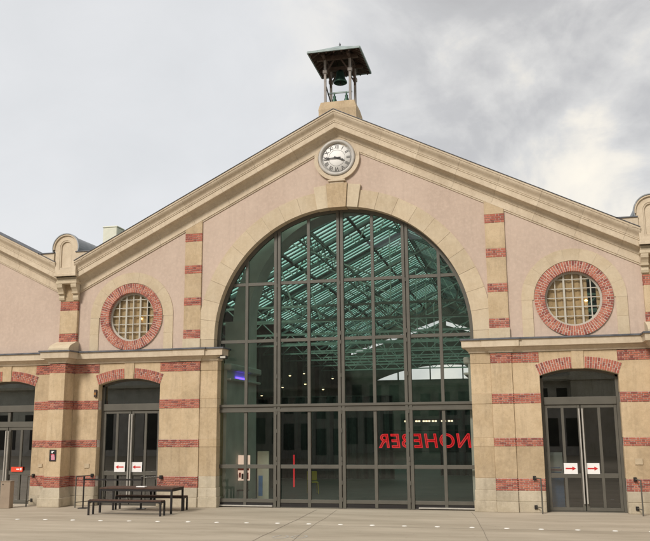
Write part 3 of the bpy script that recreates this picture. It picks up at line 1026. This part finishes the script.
# far gable, open to the sky in a chevron and a flat-arched light
mb = MB()
R2 = (5.7 ** 2 + 1.15 ** 2) / (2 * 1.15)
am = asin(5.7 / R2)
lun = [(R2 * sin(t), 7.45 - R2 + R2 * cos(t)) for t in [-am + 2 * am * i / 24 for i in range(25)]]
ch1 = [(-7.6, 8.45), (-.25, 12.05 - .9), (-.25, 11.15 - .42), (-7.6, 8.12)]
chL = [(-7.8, 8.62), (-.35, 11.1), (-.35, 10.72), (-7.8, 8.40)]
chR = [(.1, 10.95), (7.6, 8.45), (7.6, 8.25), (.1, 10.6)]
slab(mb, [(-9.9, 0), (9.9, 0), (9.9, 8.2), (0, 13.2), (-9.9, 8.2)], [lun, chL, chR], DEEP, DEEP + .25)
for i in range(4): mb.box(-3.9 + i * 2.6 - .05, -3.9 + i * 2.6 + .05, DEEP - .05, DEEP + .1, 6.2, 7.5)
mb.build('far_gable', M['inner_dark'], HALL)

# lamps and things seen through the glass
def lamp(x, y, z, label, dim=False):
    o = empty('spot_lamp', (x, y, z), label=label, cat='lamp', group='small lamps hanging in the hall')
    q = MB(); q.lathe([(.001, -.05), (.045, -.04), (.06, 0), (.045, .03), (.001, .035)], 10); q.build('bulb', M['lampdim' if dim else 'lamp'], o)
    q = MB(); q.lathe([(.065, -.01), (.075, .05), (.03, .12), (.001, .12)], 10); q.tube((0, 0, .1), (0, 0, 1.2), .008, 5); q.build('lamp_shade', M['black'], o)
LBL = 'small warm spot lamp hanging behind the left half of the glazing'
for x, z, d in ((-6.96, 4.72, 0), (-5.84, 4.95, 1), (-4.24, 4.62, 0), (-5.42, 4.5, 1), (-5.05, 5.05, 0), (-3.6, 4.4, 0), (-4.6, 5.2, 1), (-3.05, 4.9, 1), (-6.3, 4.1, 1)):
    lamp(x, 12 + random.uniform(-1, 1), z, LBL, d)
LB = empty('lamp_rail', (1.85, 10, 2.8), label='row of small warm lamps above the red neon letters', cat='lamp')
q = MB(); q.bar((-1.2, 0, .07), (1.3, 0, .07), .04, .05); q.build('rail', M['black'], LB)
for i, x in enumerate((-1.1, -.62, -.5, -.3, -.18, -.06, .1, .22, .5, .62, .8, .92)):
    q = MB(); q.box(x - .045, x + .045, -.03, .03, -.035, .035, .008); q.build('bulb', M['lampdim'], LB)
q = MB(); q.tube((-4.08, 1.45, 4.33), (-4.08, 2.6, 4.33), .03, 8)
tag(q.build('led_tube', M['neon_blue']), 'violet blue glowing tube on the inner pier below its ledge', 'lamp')
q = MB(); q.tube((-3.22, 6, .25), (-3.22, 6, 1.5), .03, 8)
tag(q.build('neon_tube', M['neon_red']), 'upright red glowing tube low inside the hall', 'lamp')
# red outlined letters, seen from behind so that they read mirrored
NE = empty('neon_sign', (2.05, 6, 2.0), label='red neon letters hanging in the hall, read from behind', cat='neon sign')
q = MB()
text(q, 'NOHEBER', .74, Matrix.Scale(-1, 4, (1, 0, 0)) @ XZ, outline=.017, shear=.12, spacing=1.12)
text(q, 'NOHEBER', .74, Matrix.Translation((0, .03, 0)) @ Matrix.Scale(-1, 4, (1, 0, 0)) @ XZ, .008, mi=1, shear=.12, spacing=1.12, bold=.003)
q.build('lettering', [M['neon_red'], M['red']], NE)
q = MB(); q.bar((-2.1, .05, .42), (2.1, .05, .42), .03, .03); q.bar((-2.1, .05, -.36), (2.1, .05, -.36), .03, .03)
for x in (-1.9, 1.9): q.bar((x, .05, .42), (x, .05, 4.0), .012, .012)
q.build('hanging_frame', M['black'], NE)
# display board and pillar banner at the left
KB = empty('display_board', (-4.0, 1.9, 0), label='display board with pictures and an added glow behind the lowest left pane', cat='display board')
q = MB(); q.box(-.42, .30, 0, .05, .75, 1.62, .01, mi=0); q.box(-.40, .28, -.012, .002, 1.10, 1.25, mi=1)
for i in range(7):
    x = -.38 + i * .095
    q.box(x, x + .07, -.013, .002, .80 + .05 * (i % 2), 1.02 - .03 * (i % 3), mi=2 if i % 3 else 1)
q.build('board', [M['board_glow'], M['orange_red'], M['timber']], KB)
q = MB()
for x in (-.34, .22): q.bar((x, .02, 0), (x, .02, .75), .04, .04)
q.box(-.36, .24, -.12, .16, .40, .44); q.build('stand', M['timber'], KB)
q = MB(); q.box(-3.55, -3.12, 2.3, 2.36, .05, 1.75, .01); q.box(-3.50, -3.35, 2.29, 2.302, .2, .9, mi=1); q.box(-3.6, -3.07, 2.2, 2.46, 0, .05)
tag(q.build('pull_up_banner', [M['cream'], M['blue']]), 'pale pull-up banner beside the display board inside', 'banner')
CH = empty('yellow_chair', (-2.45, 6, 0), .4, label='yellow plastic chair low inside the hall', cat='chair')
q = MB(); q.box(-.2, .2, -.2, .2, .43, .46, .01); q.build('seat', M['yellow'], CH)
q = MB(); q.box(-.2, .2, .18, .21, .5, .85, .01); q.build('backrest', M['yellow'], CH)
for x in (-.18, .18):
    for y in (-.18, .18):
        q = MB(); q.tube((x * 1.1, y * 1.1, 0), (x, y, .44), .014, 6); q.build('leg', M['yellow'], CH)
# roll-up banner behind the right door
BN = empty('standing_banner', (6.64, .66, 0), label='blue and white standing banner behind the right door', cat='banner')
q = MB(); q.box(-.24, .26, 0, .012, .06, 1.0, mi=0); q.box(-.24, .26, 0, .012, 1.0, 1.75, mi=1)
for i, (z, w) in enumerate(((1.12, .40), (1.2, .44), (1.27, .36))): q.box(-w / 2, w / 2, -.004, .002, z, z + .035, mi=0 if i != 1 else 2)
q.build('banner_sheet', [M['blue'], M['paper'], M['red']], BN)
q = MB(); q.box(-.28, .30, -.09, .11, 0, .06, .01); q.build('banner_base', M['metal_dark'], BN)

# pleated black drapes, added deeper in the hall as a dark backdrop
def drape(x0, x1, y, h, label):
    o = empty('dark_backdrop', ((x0 + x1) / 2, y, 0), label=label, cat='curtain')
    q = MB(); n = int((x1 - x0) / .09); hw = (x1 - x0) / 2
    pts = [(-hw + 2 * hw * i / n, .09 * sin(i * 1.3) + .05 * sin(i * .41)) for i in range(n + 1)]
    for (xa, ya), (xb, yb) in zip(pts, pts[1:]):
        q.add([(xa, ya, .02), (xb, yb, .02), (xb, yb, h), (xa, ya, h)], [(0, 1, 2, 3)], smooth=True)
    q.build('cloth', M['drape'], o, normals=False)
    q = MB(); q.bar((-hw, 0, h + .03), (hw, 0, h + .03), .06, .06)
    for x in (-hw, hw): q.bar((x, 0, 0), (x, 0, h), .05, .05, up=(0, 1, 0))
    q.build('drape_frame', M['metal_dark'], o)
drape(-9.0, -.6, 15.2, 4.1, 'added black pleated drape darkening the left half of the hall')
drape(1.4, 8.8, 18.5, 3.4, 'added black pleated drape darkening the right half of the hall, behind the letters')
# vestibule walls behind the side doors, dark
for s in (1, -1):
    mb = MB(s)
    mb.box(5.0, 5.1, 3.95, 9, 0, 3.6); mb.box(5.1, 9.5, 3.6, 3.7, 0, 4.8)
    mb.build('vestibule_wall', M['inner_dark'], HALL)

# ------------------------------------------------------------------ neighbouring halls
def side_hall(s, label):
    B = empty('side_hall', label=label, cat='building', group='halls either side of the central hall')
    c = 2 * VAL; dcx = 12.32
    mb = MB(s)
    slab(mb, [(VAL, 4.95), (29.8, 4.95), (29.8, pink(VAL) + .7), (c, RAKE + .7), (VAL, pink(VAL) + .7)], [], 0, .5)
    mb.build('gable_wall', M['render'], B)
    mb = MB(s); rake(mb, RAKE, c, -1, 0, 9.55); rake(mb, RAKE, c, 1, 0, 9.55)
    mb.prism([(c - 8.87, 8.80), (c - 9.5, 8.80), (c - 9.5, 8.45), (c - 9.3, 8.5)], -.548, .2, mi=0)
    mb.box(c - 9.5, c - 8.87, -.585, .2, 8.802, 8.835, mi=1)
    mb.build('raking_cornice', [M['stone_cornice'], M['lead']], B)
    mb = MB(s); p = [(XE, 0), (29.8, 0)]; sweep_h(mb, p, CORN, 0); sweep_h(mb, p, LEAD, 1)
    mb.build('cornice', [M['stone_cornice'], M['lead']], B)
    l, r = dcx - 1.16, dcx + 1.16
    mb = MB(s)
    pier_strip(mb, r, 17.0, 0, .5, split=[14.5, 15.8]); mb.box(17.0, 29.8, .0, .5, 0, 4.83, mi=0)
    mb.box(r, 17.0, -.055, .5, 0, .32, .012, mi=3); mb.box(r, 17.0, -.03, .5, .32, .632, .012, mi=3)
    if l - XE > .01: mb.box(XE, l, 0.004, .5, 0, 4.83, mi=0)
    mb.build('wall_pier', [M['stone'], M['brick'], M['mortar'], M['stone_base']], B)
    door_arch(s, dcx, B, l, r); double_door(s, dcx, B, True)
    mb = MB(s)
    mb.add([(VAL, .3, 6.6), (c, .3, 10.9), (c, 30, 10.9), (VAL, 30, 6.6)], [(0, 1, 2, 3)])
    mb.add([(29.8, .3, 6.6), (c, .3, 10.9), (c, 30, 10.9), (29.8, 30, 6.6)], [(0, 1, 2, 3)])
    mb.build('roof', M['zinc'], B, normals=False)
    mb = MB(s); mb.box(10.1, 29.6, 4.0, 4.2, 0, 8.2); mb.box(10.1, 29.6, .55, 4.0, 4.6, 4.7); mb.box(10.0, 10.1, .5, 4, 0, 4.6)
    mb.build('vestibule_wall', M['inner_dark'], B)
side_hall(-1, 'pink rendered hall at the left edge with a red door label')
side_hall(1, 'pink rendered hall joined to the right end of the central hall')

# ------------------------------------------------------------------ building across the forecourt, seen only in the panes
OB = empty('opposite_building', (0, -47, 0), label='grey stone building across the forecourt, mirrored in the panes', cat='building')
q = MB()
AC = -4.0
slab(q, [(-46, 0), (AC - 14, 0), (AC - 14, 9.0)] + [(AC + 14 * cos(a), 9.0 + 12 * sin(a)) for a in [pi - pi * i / 30 for i in range(1, 30)]] + [(AC + 14, 9.0), (AC + 14, 0), (46, 0), (46, 22), (AC, 29), (-46, 22)], [], -2, 0)
q.box(-44, 44, -14, -13, 0, 22)
q.box(AC - 14, AC + 14, -2, -1.4, 0, 6.4)
q.build('wall', M['inner'], OB)
q = MB()
n = 30
for i in range(n):
    a0, a1 = pi * i / n, pi * (i + 1) / n
    q.prism([(AC + r * cos(a), 9.0 + r * .857 * sin(a)) for r, a in ((14.0, a0), (16.2, a0), (16.2, a1), (14.0, a1))], -1, .35)
for sd in (-1, 1):
    a, b = sorted((AC + sd * 13.9, AC + sd * 17.5))
    q.box(a, b, -1, .5, 0, 8.2); q.box(a - .4, b + .4, -1, 1.0, 8.2, 8.8); q.box(a - .15, b + .15, -1, .7, 6.4, 6.8)
q.box(-46, 46, -.2, .6, 6.45, 6.7); q.box(AC - 14, AC + 14, -2, -.9, 6.4, 6.8)
q.build('arch_surround', M['stone_grey'], OB)
mbw = MB()
for i in range(-8, 9):
    x = AC + i * 1.65
    mbw.box(x - .5, x + .5, -1.42, -1.36, .8, 3.2); mbw.box(x - .45, x + .45, -1.42, -1.36, 4.1, 5.8)
for i in range(9):
    for sd in (-1, 1):
        x = AC + sd * (20 + i * 3.0)
        for z, h in ((.6, 3.4), (8.5, 2.4), (13, 2.4)): mbw.box(x - .7, x + .7, -.02, .03, z, z + h)
mbw.build('windows', M['metal_dark'], OB)

# ------------------------------------------------------------------ bell turret
BT = empty('bell_turret', (0, .68, 13.2), label='open timber bell turret with shallow roof on the gable ridge', cat='bell turret')
mb = MB()
mb.add([(x, y, z) for z, sx, sy in ((-.55, .70, .60), (.22, .67, .58), (.34, .68, .59), (.62, .60, .54)) for x, y in ((-sx, -sy), (sx, -sy), (sx, sy), (-sx, sy))],
       [(i * 4 + k, i * 4 + (k + 1) % 4, i * 4 + 4 + (k + 1) % 4, i * 4 + 4 + k) for i in range(3) for k in range(4)] + [(0, 1, 2, 3), (12, 13, 14, 15)])
mb.build('stone_base', M['stone'], BT)
PX, PY = .45, .46
EZ = 2.24     # eaves above the origin
for x in (-PX, PX):
    for y in (-PY, PY):
        q = MB(); q.box(x - .042, x + .042, y - .042, y + .042, .6, EZ + .1, .012); q.box(x - .075, x + .075, y - .075, y + .075, 1.72, 1.86, .02)
        q.build('post', M['post'], BT)
for x in (-PX, PX):
    for sy in (-1, 1):
        q = MB(); q.bar((x, sy * PY, 1.55), (x, sy * .1, EZ - .02), .06, .06); q.build('brace', M['timber'], BT)
for y in (-PY, PY):
    for sx in (-1, 1):
        q = MB(); q.bar((sx * PX, y, 1.7), (sx * .12, y, EZ), .05, .05); q.build('brace', M['timber'], BT)
q = MB()
for y in (-PY, PY): q.box(-PX - .3, PX + .3, y - .05, y + .05, EZ - .02, EZ + .12)
for x in (-PX, PX): q.box(x - .05, x + .05, -PY - .4, PY + .4, EZ + .0, EZ + .10)
q.box(-PX, PX, -.06, .06, 2.02, 2.14)
q.build('beam', M['timber'], BT)
RF = empty('turret_roof'); RF.parent = BT
hx, hy, rise = .93, 1.10, .64
def zroof(x, y): return EZ + .04 + rise * (1 - max(abs(x) / hx, abs(y) / hy))
q = MB()
q.add([(-hx, -hy, EZ + .04), (hx, -hy, EZ + .04), (hx, hy, EZ + .04), (-hx, hy, EZ + .04), (0, 0, EZ + .04 + rise)], [(0, 1, 4), (1, 2, 4), (2, 3, 4), (3, 0, 4)])
q.add([(-hx, -hy, EZ + .075), (hx, -hy, EZ + .075), (hx, hy, EZ + .075), (-hx, hy, EZ + .075), (0, 0, EZ + .085 + rise)], [(0, 1, 4), (1, 2, 4), (2, 3, 4), (3, 0, 4)], mi=1)
for a, b in (((-hx, -hy), (hx, -hy)), ((hx, -hy), (hx, hy)), ((hx, hy), (-hx, hy)), ((-hx, hy), (-hx, -hy))):
    q.bar((*a, EZ + .055), (*b, EZ + .055), .05, .07, mi=1)
q.build('roof_sheet', [M['timber'], M['copper']], RF, normals=False)
for i in range(9):
    t = -hy + .12 + i * (2 * hy - .24) / 8
    for sx in (-1, 1):
        q = MB(); q.bar((sx * (hx - .02), t, EZ + .0), (sx * max(.05, hx * (abs(t) / hy)), t, zroof(max(.05, hx * abs(t) / hy), t) - .05), .045, .07); q.build('rafter', M['timber'], RF)
for i in range(7):
    t = -hx + .12 + i * (2 * hx - .24) / 6
    for sy in (-1, 1):
        q = MB(); q.bar((t, sy * (hy - .02), EZ + .0), (t, sy * max(.05, hy * abs(t) / hx), zroof(t, hy * abs(t) / hx) - .05), .045, .07); q.build('rafter', M['timber'], RF)
q = MB(); q.lathe([(r, EZ + h + .25) for r, h in ((.04, .40), (.055, .45), (.03, .48), (.04, .52), (.012, .58), (.001, .62))], 10)
q.build('finial', M['lead'], RF)
RLG = empty('railing'); RLG.parent = BT
q = MB(); q.bar((-PX, -.1, 1.12), (PX, -.1, 1.12), .05, .05); q.build('rail', M['copper'], RLG)
for x in (-.2, .24):
    q = MB(); q.lathe([(.07, .60), (.10, .66), (.085, .84), (.05, .92), (.06, .98), (.03, 1.02), (.03, 1.12)], 12, cx=x, cy=-.1); q.build('baluster', M['bronze'], RLG)
q = MB(); q.bar((-PX, -PY, 1.35), (-PX + .12, .05, .70), .035, .035); q.bar((PX, -PY, 1.35), (PX - .1, .05, .75), .03, .03); q.build('strut', M['metal_dark'], RLG)
BL = empty('bronze_bell', (0, .68, 14.72), label='dark green bronze bell hanging in the roof turret', cat='bell')
q = MB(); q.lathe([(.235, 0), (.25, .015), (.245, .05), (.20, .13), (.165, .24), (.15, .36), (.13, .43), (.07, .48), (.001, .49)], 28)
q.lathe([(.225, .003), (.18, .13), (.15, .24), (.12, .40), (.001, .44)], 28)
q.build('bell_body', M['bronze'], BL)
q = MB(); q.tube((0, 0, -.05), (0, 0, .44), .015, 6); q.lathe([(.001, -.10), (.04, -.07), (.045, -.04), (.02, 0), (.001, .01)], 10); q.build('clapper', M['metal_dark'], BL)
q = MB(); q.box(-.05, .05, -.04, .04, .48, .60); q.build('yoke', M['metal_dark'], BL)

# vent stack on the left hall's roof
VS = empty('vent_stack', (-12.62, 8, 10.0), label='pale cream vent stack on the roof behind the left slope', cat='vent stack')
q = MB(); q.box(-.36, .36, -.36, .36, -2.4, 1.86, .03); q.build('stack', M['cream'], VS)
q = MB(); q.box(-.38, .38, -.38, .38, 1.86, 1.93, .02); q.build('stack_cap', M['cream'], VS)

# ------------------------------------------------------------------ in front of the hall
# table and benches
def slat_top(x0, x1, y0, y1, z, t, n):
    q = MB(); w = (y1 - y0) / n
    for i in range(n): q.box(x0, x1, y0 + i * w + .006, y0 + (i + 1) * w - .006, z - t, z, .004)
    return q
def bench(y0, label):
    B = empty('bench', (-6.08, y0 + .15, 0), label=label, cat='bench', group='benches at the picnic table')
    slat_top(-1.2, 1.2, -.16, .16, .45, .03, 3).build('seat', M['table_wood'], B)
    q = MB()
    for y in (-.14, .14): q.box(-1.2, 1.2, y - .02, y + .02, .375, .417)
    for x in (-1.18, 1.18): q.box(x - .02, x + .02, -.14, .14, .375, .416)
    q.build('bench_frame', M['black'], B)
    for x in (-1.18, 1.18):
        for y in (-.14, .14):
            q = MB(); q.box(x - .025, x + .025, y - .025, y + .025, 0, .416, .003); q.build('leg', M['black'], B)
bench(-2.86, 'dark slatted bench on the near side of the picnic table')
bench(-1.12, 'dark slatted bench between the picnic table and the door')
T = empty('picnic_table', (-6.08, -1.68, 0), label='long dark slatted picnic table in front of the left door', cat='table')
slat_top(-1.24, 1.24, -.46, .46, .76, .035, 8).build('tabletop', M['table_wood'], T)
q = MB()
for y in (-.43, .43): q.box(-1.2, 1.2, y - .02, y + .02, .66, .722)
for x in (-1.2, 1.2): q.box(x - .02, x + .02, -.43, .43, .66, .721)
q.build('table_frame', M['black'], T)
for x in (-1.2, 1.2):
    for y in (-.43, .43):
        q = MB(); q.box(x - .028, x + .028, y - .028, y + .028, 0, .72, .003); q.build('leg', M['black'], T)
q = MB(); q.box(-.16, .14, -.1, .1, 0, .03, .008)
o = q.build('leaflet_pile', M['paper']); o.location = (-6.05, -1.75, .761)
tag(o, 'small pile of white leaflets on the picnic table', 'leaflets')

# queue stanchions with belt
def stanchion(x, y, label):
    B = empty('queue_stanchion', (x, y, 0), label=label, cat='stanchion', group='belt stanchions in front of the left door')
    q = MB(); q.lathe([(.001, .03), (.06, .03), (.165, .018), (.17, 0)], 24); q.build('base', M['black'], B)
    q = MB(); q.tube((0, 0, .02), (0, 0, .93), .025, 10); q.build('post', M['black'], B)
    q = MB(); q.tube((0, 0, .90), (0, 0, 1.03), .036, 12); q.build('belt_head', M['black'], B)
    return B
s1 = stanchion(-8.56, -.89, 'black belt stanchion against the brick pier left of the left door')
s2 = stanchion(-6.5, -.82, 'black belt stanchion behind the picnic table')
q = MB(); q.box(.03, 2.03, -.002, .002, .90, .955); q.build('belt', M['black'], s1).rotation_euler = (0, 0, .034)

# hinged door guards of steel tube fixed to the wall
def guard(x, y, wall_x, wall_y, label, h=1.0):
    B = empty('door_guard_rail', (x, y, 0), label=label, cat='guard rail', group='steel door guards beside the doors')
    dx, dy = wall_x - x, wall_y - y
    q = MB()
    q.tube((0, 0, 0), (0, 0, h), .022, 10)
    q.tube((0, 0, h - .005), (dx, dy, h - .005), .018, 8)
    q.tube((0, 0, .17), (dx, dy, .17), .014, 8)
    q.build('tube_frame', M['metal'], B)
    for z in (h - .01, .16):
        q = MB(); q.box(dx - .045, dx + .045, dy - .05, dy + .06, z - .06, z + .06, .01); q.build('wall_bracket', M['black'], B)
guard(-10.85, -.62, -11.02, -.02, 'steel door guard beside the taupe post box', 1.0)
guard(-8.95, -.72, -8.75, -.02, 'steel door guard behind the left belt stanchion', 1.02)
guard(-6.62, -.62, -6.18, -.06, 'steel door guard right of the left door, behind the picnic table', .98)
guard(6.2, -.42, 6.02, -.05, 'steel door guard on the brick pier left of the right door', 1.02)
guard(8.98, -.62, 8.90, -.05, 'steel door guard right of the right door', 1.0)
# taupe post at the left
B = empty('post_box', (-11.22, -1.2, 0), .12, label='taupe upright box standing before the left hall door', cat='box post')
q = MB(); q.box(-.17, .17, -.14, .14, 0, .86, .012); q.build('body', M['taupe'], B)
q = MB(); q.box(-.18, .18, -.15, .15, .862, .885, .008); q.build('lid', M['taupe'], B)
q = MB(); q.tube((-.09, -.142, .78), (-.09, -.155, .78), .02, 10); q.build('lock', M['metal_dark'], B)

# paper signs with red arrows on the doors
def arrow_sign(x, z, right, label, w=.40, h=.325):
    B = empty('arrow_sign', (x, .268, z), label=label, cat='sign', group='red arrow signs on the doors')
    q = MB(); q.box(-w / 2, w / 2, -.002, .002, -h / 2, h / 2); q.build('sheet', M['paper'], B)
    d = 1 if right else -1
    q = MB()
    pts = [(-.15, -.022), (.045, -.022), (.045, -.06), (.16, 0), (.045, .06), (.045, .022), (-.15, .022)]
    q.prism([(d * a, b) for a, b in pts], -.005, -.003); q.build('arrow', M['red'], B)
arrow_sign(-7.88, 1.28, False, 'white sign with red left arrow on the left leaf of the left door')
arrow_sign(-7.24, 1.28, False, 'white sign with red left arrow on the right leaf of the left door')
arrow_sign(7.11, 1.28, True, 'white sign with red right arrow on the left leaf of the right door')
arrow_sign(7.75, 1.28, True, 'white sign with red right arrow on the right leaf of the right door')
B = empty('red_label', (-11.87, .255, 1.19), label='red label with white mark on the left hall door', cat='sign')
q = MB(); q.box(-.23, .23, -.002, .002, -.085, .085); q.build('sheet', M['orange_red'], B)
q = MB(); q.box(-.02, .10, -.004, -.003, -.02, .025); q.box(.13, .19, -.004, -.003, -.035, .045); q.build('mark', M['paper'], B)

# poster, plates, alarm box, camera
B = empty('poster', (-9.93, -.64, 1.70), label='small dark poster with pink figure on the stone buttress', cat='poster')
q = MB(); q.box(-.125, .125, -.004, .004, -.19, .19); q.build('sheet', M['black'], B)
q = MB(); q.prism(ring_pts(.01, -.03, .07, 14), -.007, -.0045); q.box(-.05, .09, -.0065, -.0045, -.15, -.05, mi=0); q.prism(ring_pts(-.02, .10, .03, 10), -.0065, -.0045, mi=1)
q.box(-.07, .07, -.0065, -.0045, .02, .045, mi=2); q.box(-.05, .05, -.0068, -.0045, .125, .15, mi=1)
q.build('figure', [M['pinkprint'], M['paper'], M['red']], B)
for x, y, z, w, l in ((-10.78, -.012, 1.33, .075, 'small pale plate on the pier beside the left hall door'), (-8.98, -.012, 1.33, .09, 'pale patch plate on the pier left of the left door'),
                      (9.05, -.012, 1.5, .11, 'pale plate on the pier right of the right door')):
    q = MB(); q.box(-w, w, -.012, .01, -w * .8, w * .8, .004)
    o = q.build('wall_plate', M['dirtyplate']); o.location = (x, y, z)
    tag(o, l, 'wall plate', 'plates on the stone piers')
B = empty('alarm_box', (-8.75, -.03, 3.80), label='small brown alarm box high on the pier left of the left door', cat='alarm box')
q = MB(); q.box(-.05, .05, -.05, .04, -.13, .13, .012); q.build('body', M['timber'], B)
q = MB(); q.box(-.03, .03, -.056, -.049, -.05, .03); q.build('lens', M['brown'], B)
B = empty('spotlight', (-3.98, -.12, 4.92), label='small floodlight under the cornice end left of the great arch', cat='floodlight')
q = MB(); q.box(-.12, .12, -.10, .06, -.05, .06, .015); q.build('housing', M['metal_dark'], B)
q = MB(); q.box(-.09, .09, -.11, -.10, -.03, .04); q.build('lens', M['frame_white'], B)
q = MB(); q.bar((-.28, .06, 0), (-.1, 0, 0), .03, .03); q.build('bracket', M['metal_dark'], B)

# ------------------------------------------------------------------ sky, sun, camera
w = bpy.data.worlds.new('World'); SC.world = w; w.use_nodes = True
nt = w.node_tree; N, L = nt.nodes, nt.links
bg = N['Background']
ELEV, AZ = radians(37), radians(203)      # sun from in front of the facade, a little to the left
sky = N.new('ShaderNodeTexSky'); sky.sky_type = 'NISHITA'; sky.sun_disc = False
sky.sun_elevation = ELEV; sky.sun_rotation = AZ
tc = N.new('ShaderNodeTexCoord')
def noise(scale, detail, rough, dist=0.0, off=(0, 0, 0), sc=(1, 1, 1)):
    mp = N.new('ShaderNodeMapping'); mp.inputs['Location'].default_value = off; mp.inputs['Scale'].default_value = sc
    L.new(tc.outputs['Generated'], mp.inputs[0])
    n = N.new('ShaderNodeTexNoise'); n.inputs['Scale'].default_value = scale; n.inputs['Detail'].default_value = detail
    n.inputs['Roughness'].default_value = rough; n.inputs['Distortion'].default_value = dist
    L.new(mp.outputs[0], n.inputs[0]); return n.outputs['Fac']
def math2(op, a, b):
    m = N.new('ShaderNodeMath'); m.operation = op
    for i, s in enumerate((a, b)):
        if isinstance(s, (int, float)): m.inputs[i].default_value = s
        else: L.new(s, m.inputs[i])
    return m.outputs[0]
n1 = noise(2.6, 7, .52, .4, (SKYOFF[0], SKYOFF[1], SKYOFF[2]), (1, 1, 1.3))
n2 = noise(6.0, 8, .60, .5, (3, 1, 2), (1, 1, 1.3))
fac = math2('ADD', math2('MULTIPLY', n1, .70), math2('MULTIPLY', n2, .30))
K = 10 * .435
def ramp(f, stops):
    rp = N.new('ShaderNodeValToRGB'); e = rp.color_ramp.elements
    e[0].position = stops[0][0]; e[1].position = stops[-1][0]
    for p, c in stops[1:-1]: e.new(p)
    for el, (p, c) in zip(e, stops): el.position = p; el.color = tuple(v * K for v in c) + (1,)
    L.new(f, rp.inputs[0]); return rp.outputs[0]
calm = ramp(fac, [(.30, (.84, .85, .86)), (.50, (.925, .93, .94)), (.70, (.99, .985, .98))])
wild = ramp(fac, [(.32, (.54, .53, .525)), (.43, (.66, .65, .645)), (.485, (.84, .825, .80)), (.53, (1.08, 1.02, .91)), (.60, (1.27, 1.17, .99))])
sep = N.new('ShaderNodeSeparateXYZ'); L.new(tc.outputs['Generated'], sep.inputs[0])
mk = N.new('ShaderNodeMapRange'); mk.interpolation_type = 'SMOOTHSTEP'
mk.inputs['From Min'].default_value = -.34; mk.inputs['From Max'].default_value = .0
L.new(sep.outputs['X'], mk.inputs['Value'])
cl = N.new('ShaderNodeMix'); cl.data_type = 'RGBA'
L.new(mk.outputs[0], cl.inputs[0]); L.new(calm, cl.inputs[6]); L.new(wild, cl.inputs[7])
mx = N.new('ShaderNodeMix'); mx.data_type = 'RGBA'; mx.inputs[0].default_value = .94
L.new(sky.outputs[0], mx.inputs[6]); L.new(cl.outputs[2], mx.inputs[7])
L.new(mx.outputs[2], bg.inputs['Color'])
bg.inputs['Strength'].default_value = .1

sun = bpy.data.lights.new('sun', 'SUN'); sun.energy = 1.5; sun.angle = radians(15); sun.color = (1, .93, .84)
so = bpy.data.objects.new('sun', sun); COL.objects.link(so)
sd = Vector((sin(AZ) * cos(ELEV), cos(AZ) * cos(ELEV), sin(ELEV)))
so.rotation_euler = sd.to_track_quat('Z', 'Y').to_euler()
so.location = sd * 60

cam = bpy.data.cameras.new('camera'); co = bpy.data.objects.new('camera', cam); COL.objects.link(co)
SC.camera = co
cam.sensor_fit = 'HORIZONTAL'; cam.angle_x = 2 * math.atan(325 / 818.0); cam.clip_end = 2000; cam.clip_start = .1
yaw, pitch, roll = -.2323, .1894, -.0081
fwd = Vector((sin(yaw) * cos(pitch), cos(yaw) * cos(pitch), sin(pitch)))
right = Vector((cos(yaw), -sin(yaw), 0)); up = right.cross(fwd)
r_ = cos(roll) * right + sin(roll) * up; u_ = -sin(roll) * right + cos(roll) * up
co.matrix_world = Matrix(((r_.x, u_.x, -fwd.x, 5.7714), (r_.y, u_.y, -fwd.y, -26.3503), (r_.z, u_.z, -fwd.z, 2.569), (0, 0, 0, 1)))

SC.view_settings.view_transform = 'Standard'; SC.view_settings.look = 'None'
SC.view_settings.exposure = 1.0; SC.view_settings.gamma = 1; SC.view_settings.use_curve_mapping = False
SC.render.engine = 'CYCLES'
SC.cycles.max_bounces = 10; SC.cycles.transparent_max_bounces = 24; SC.cycles.diffuse_bounces = 4
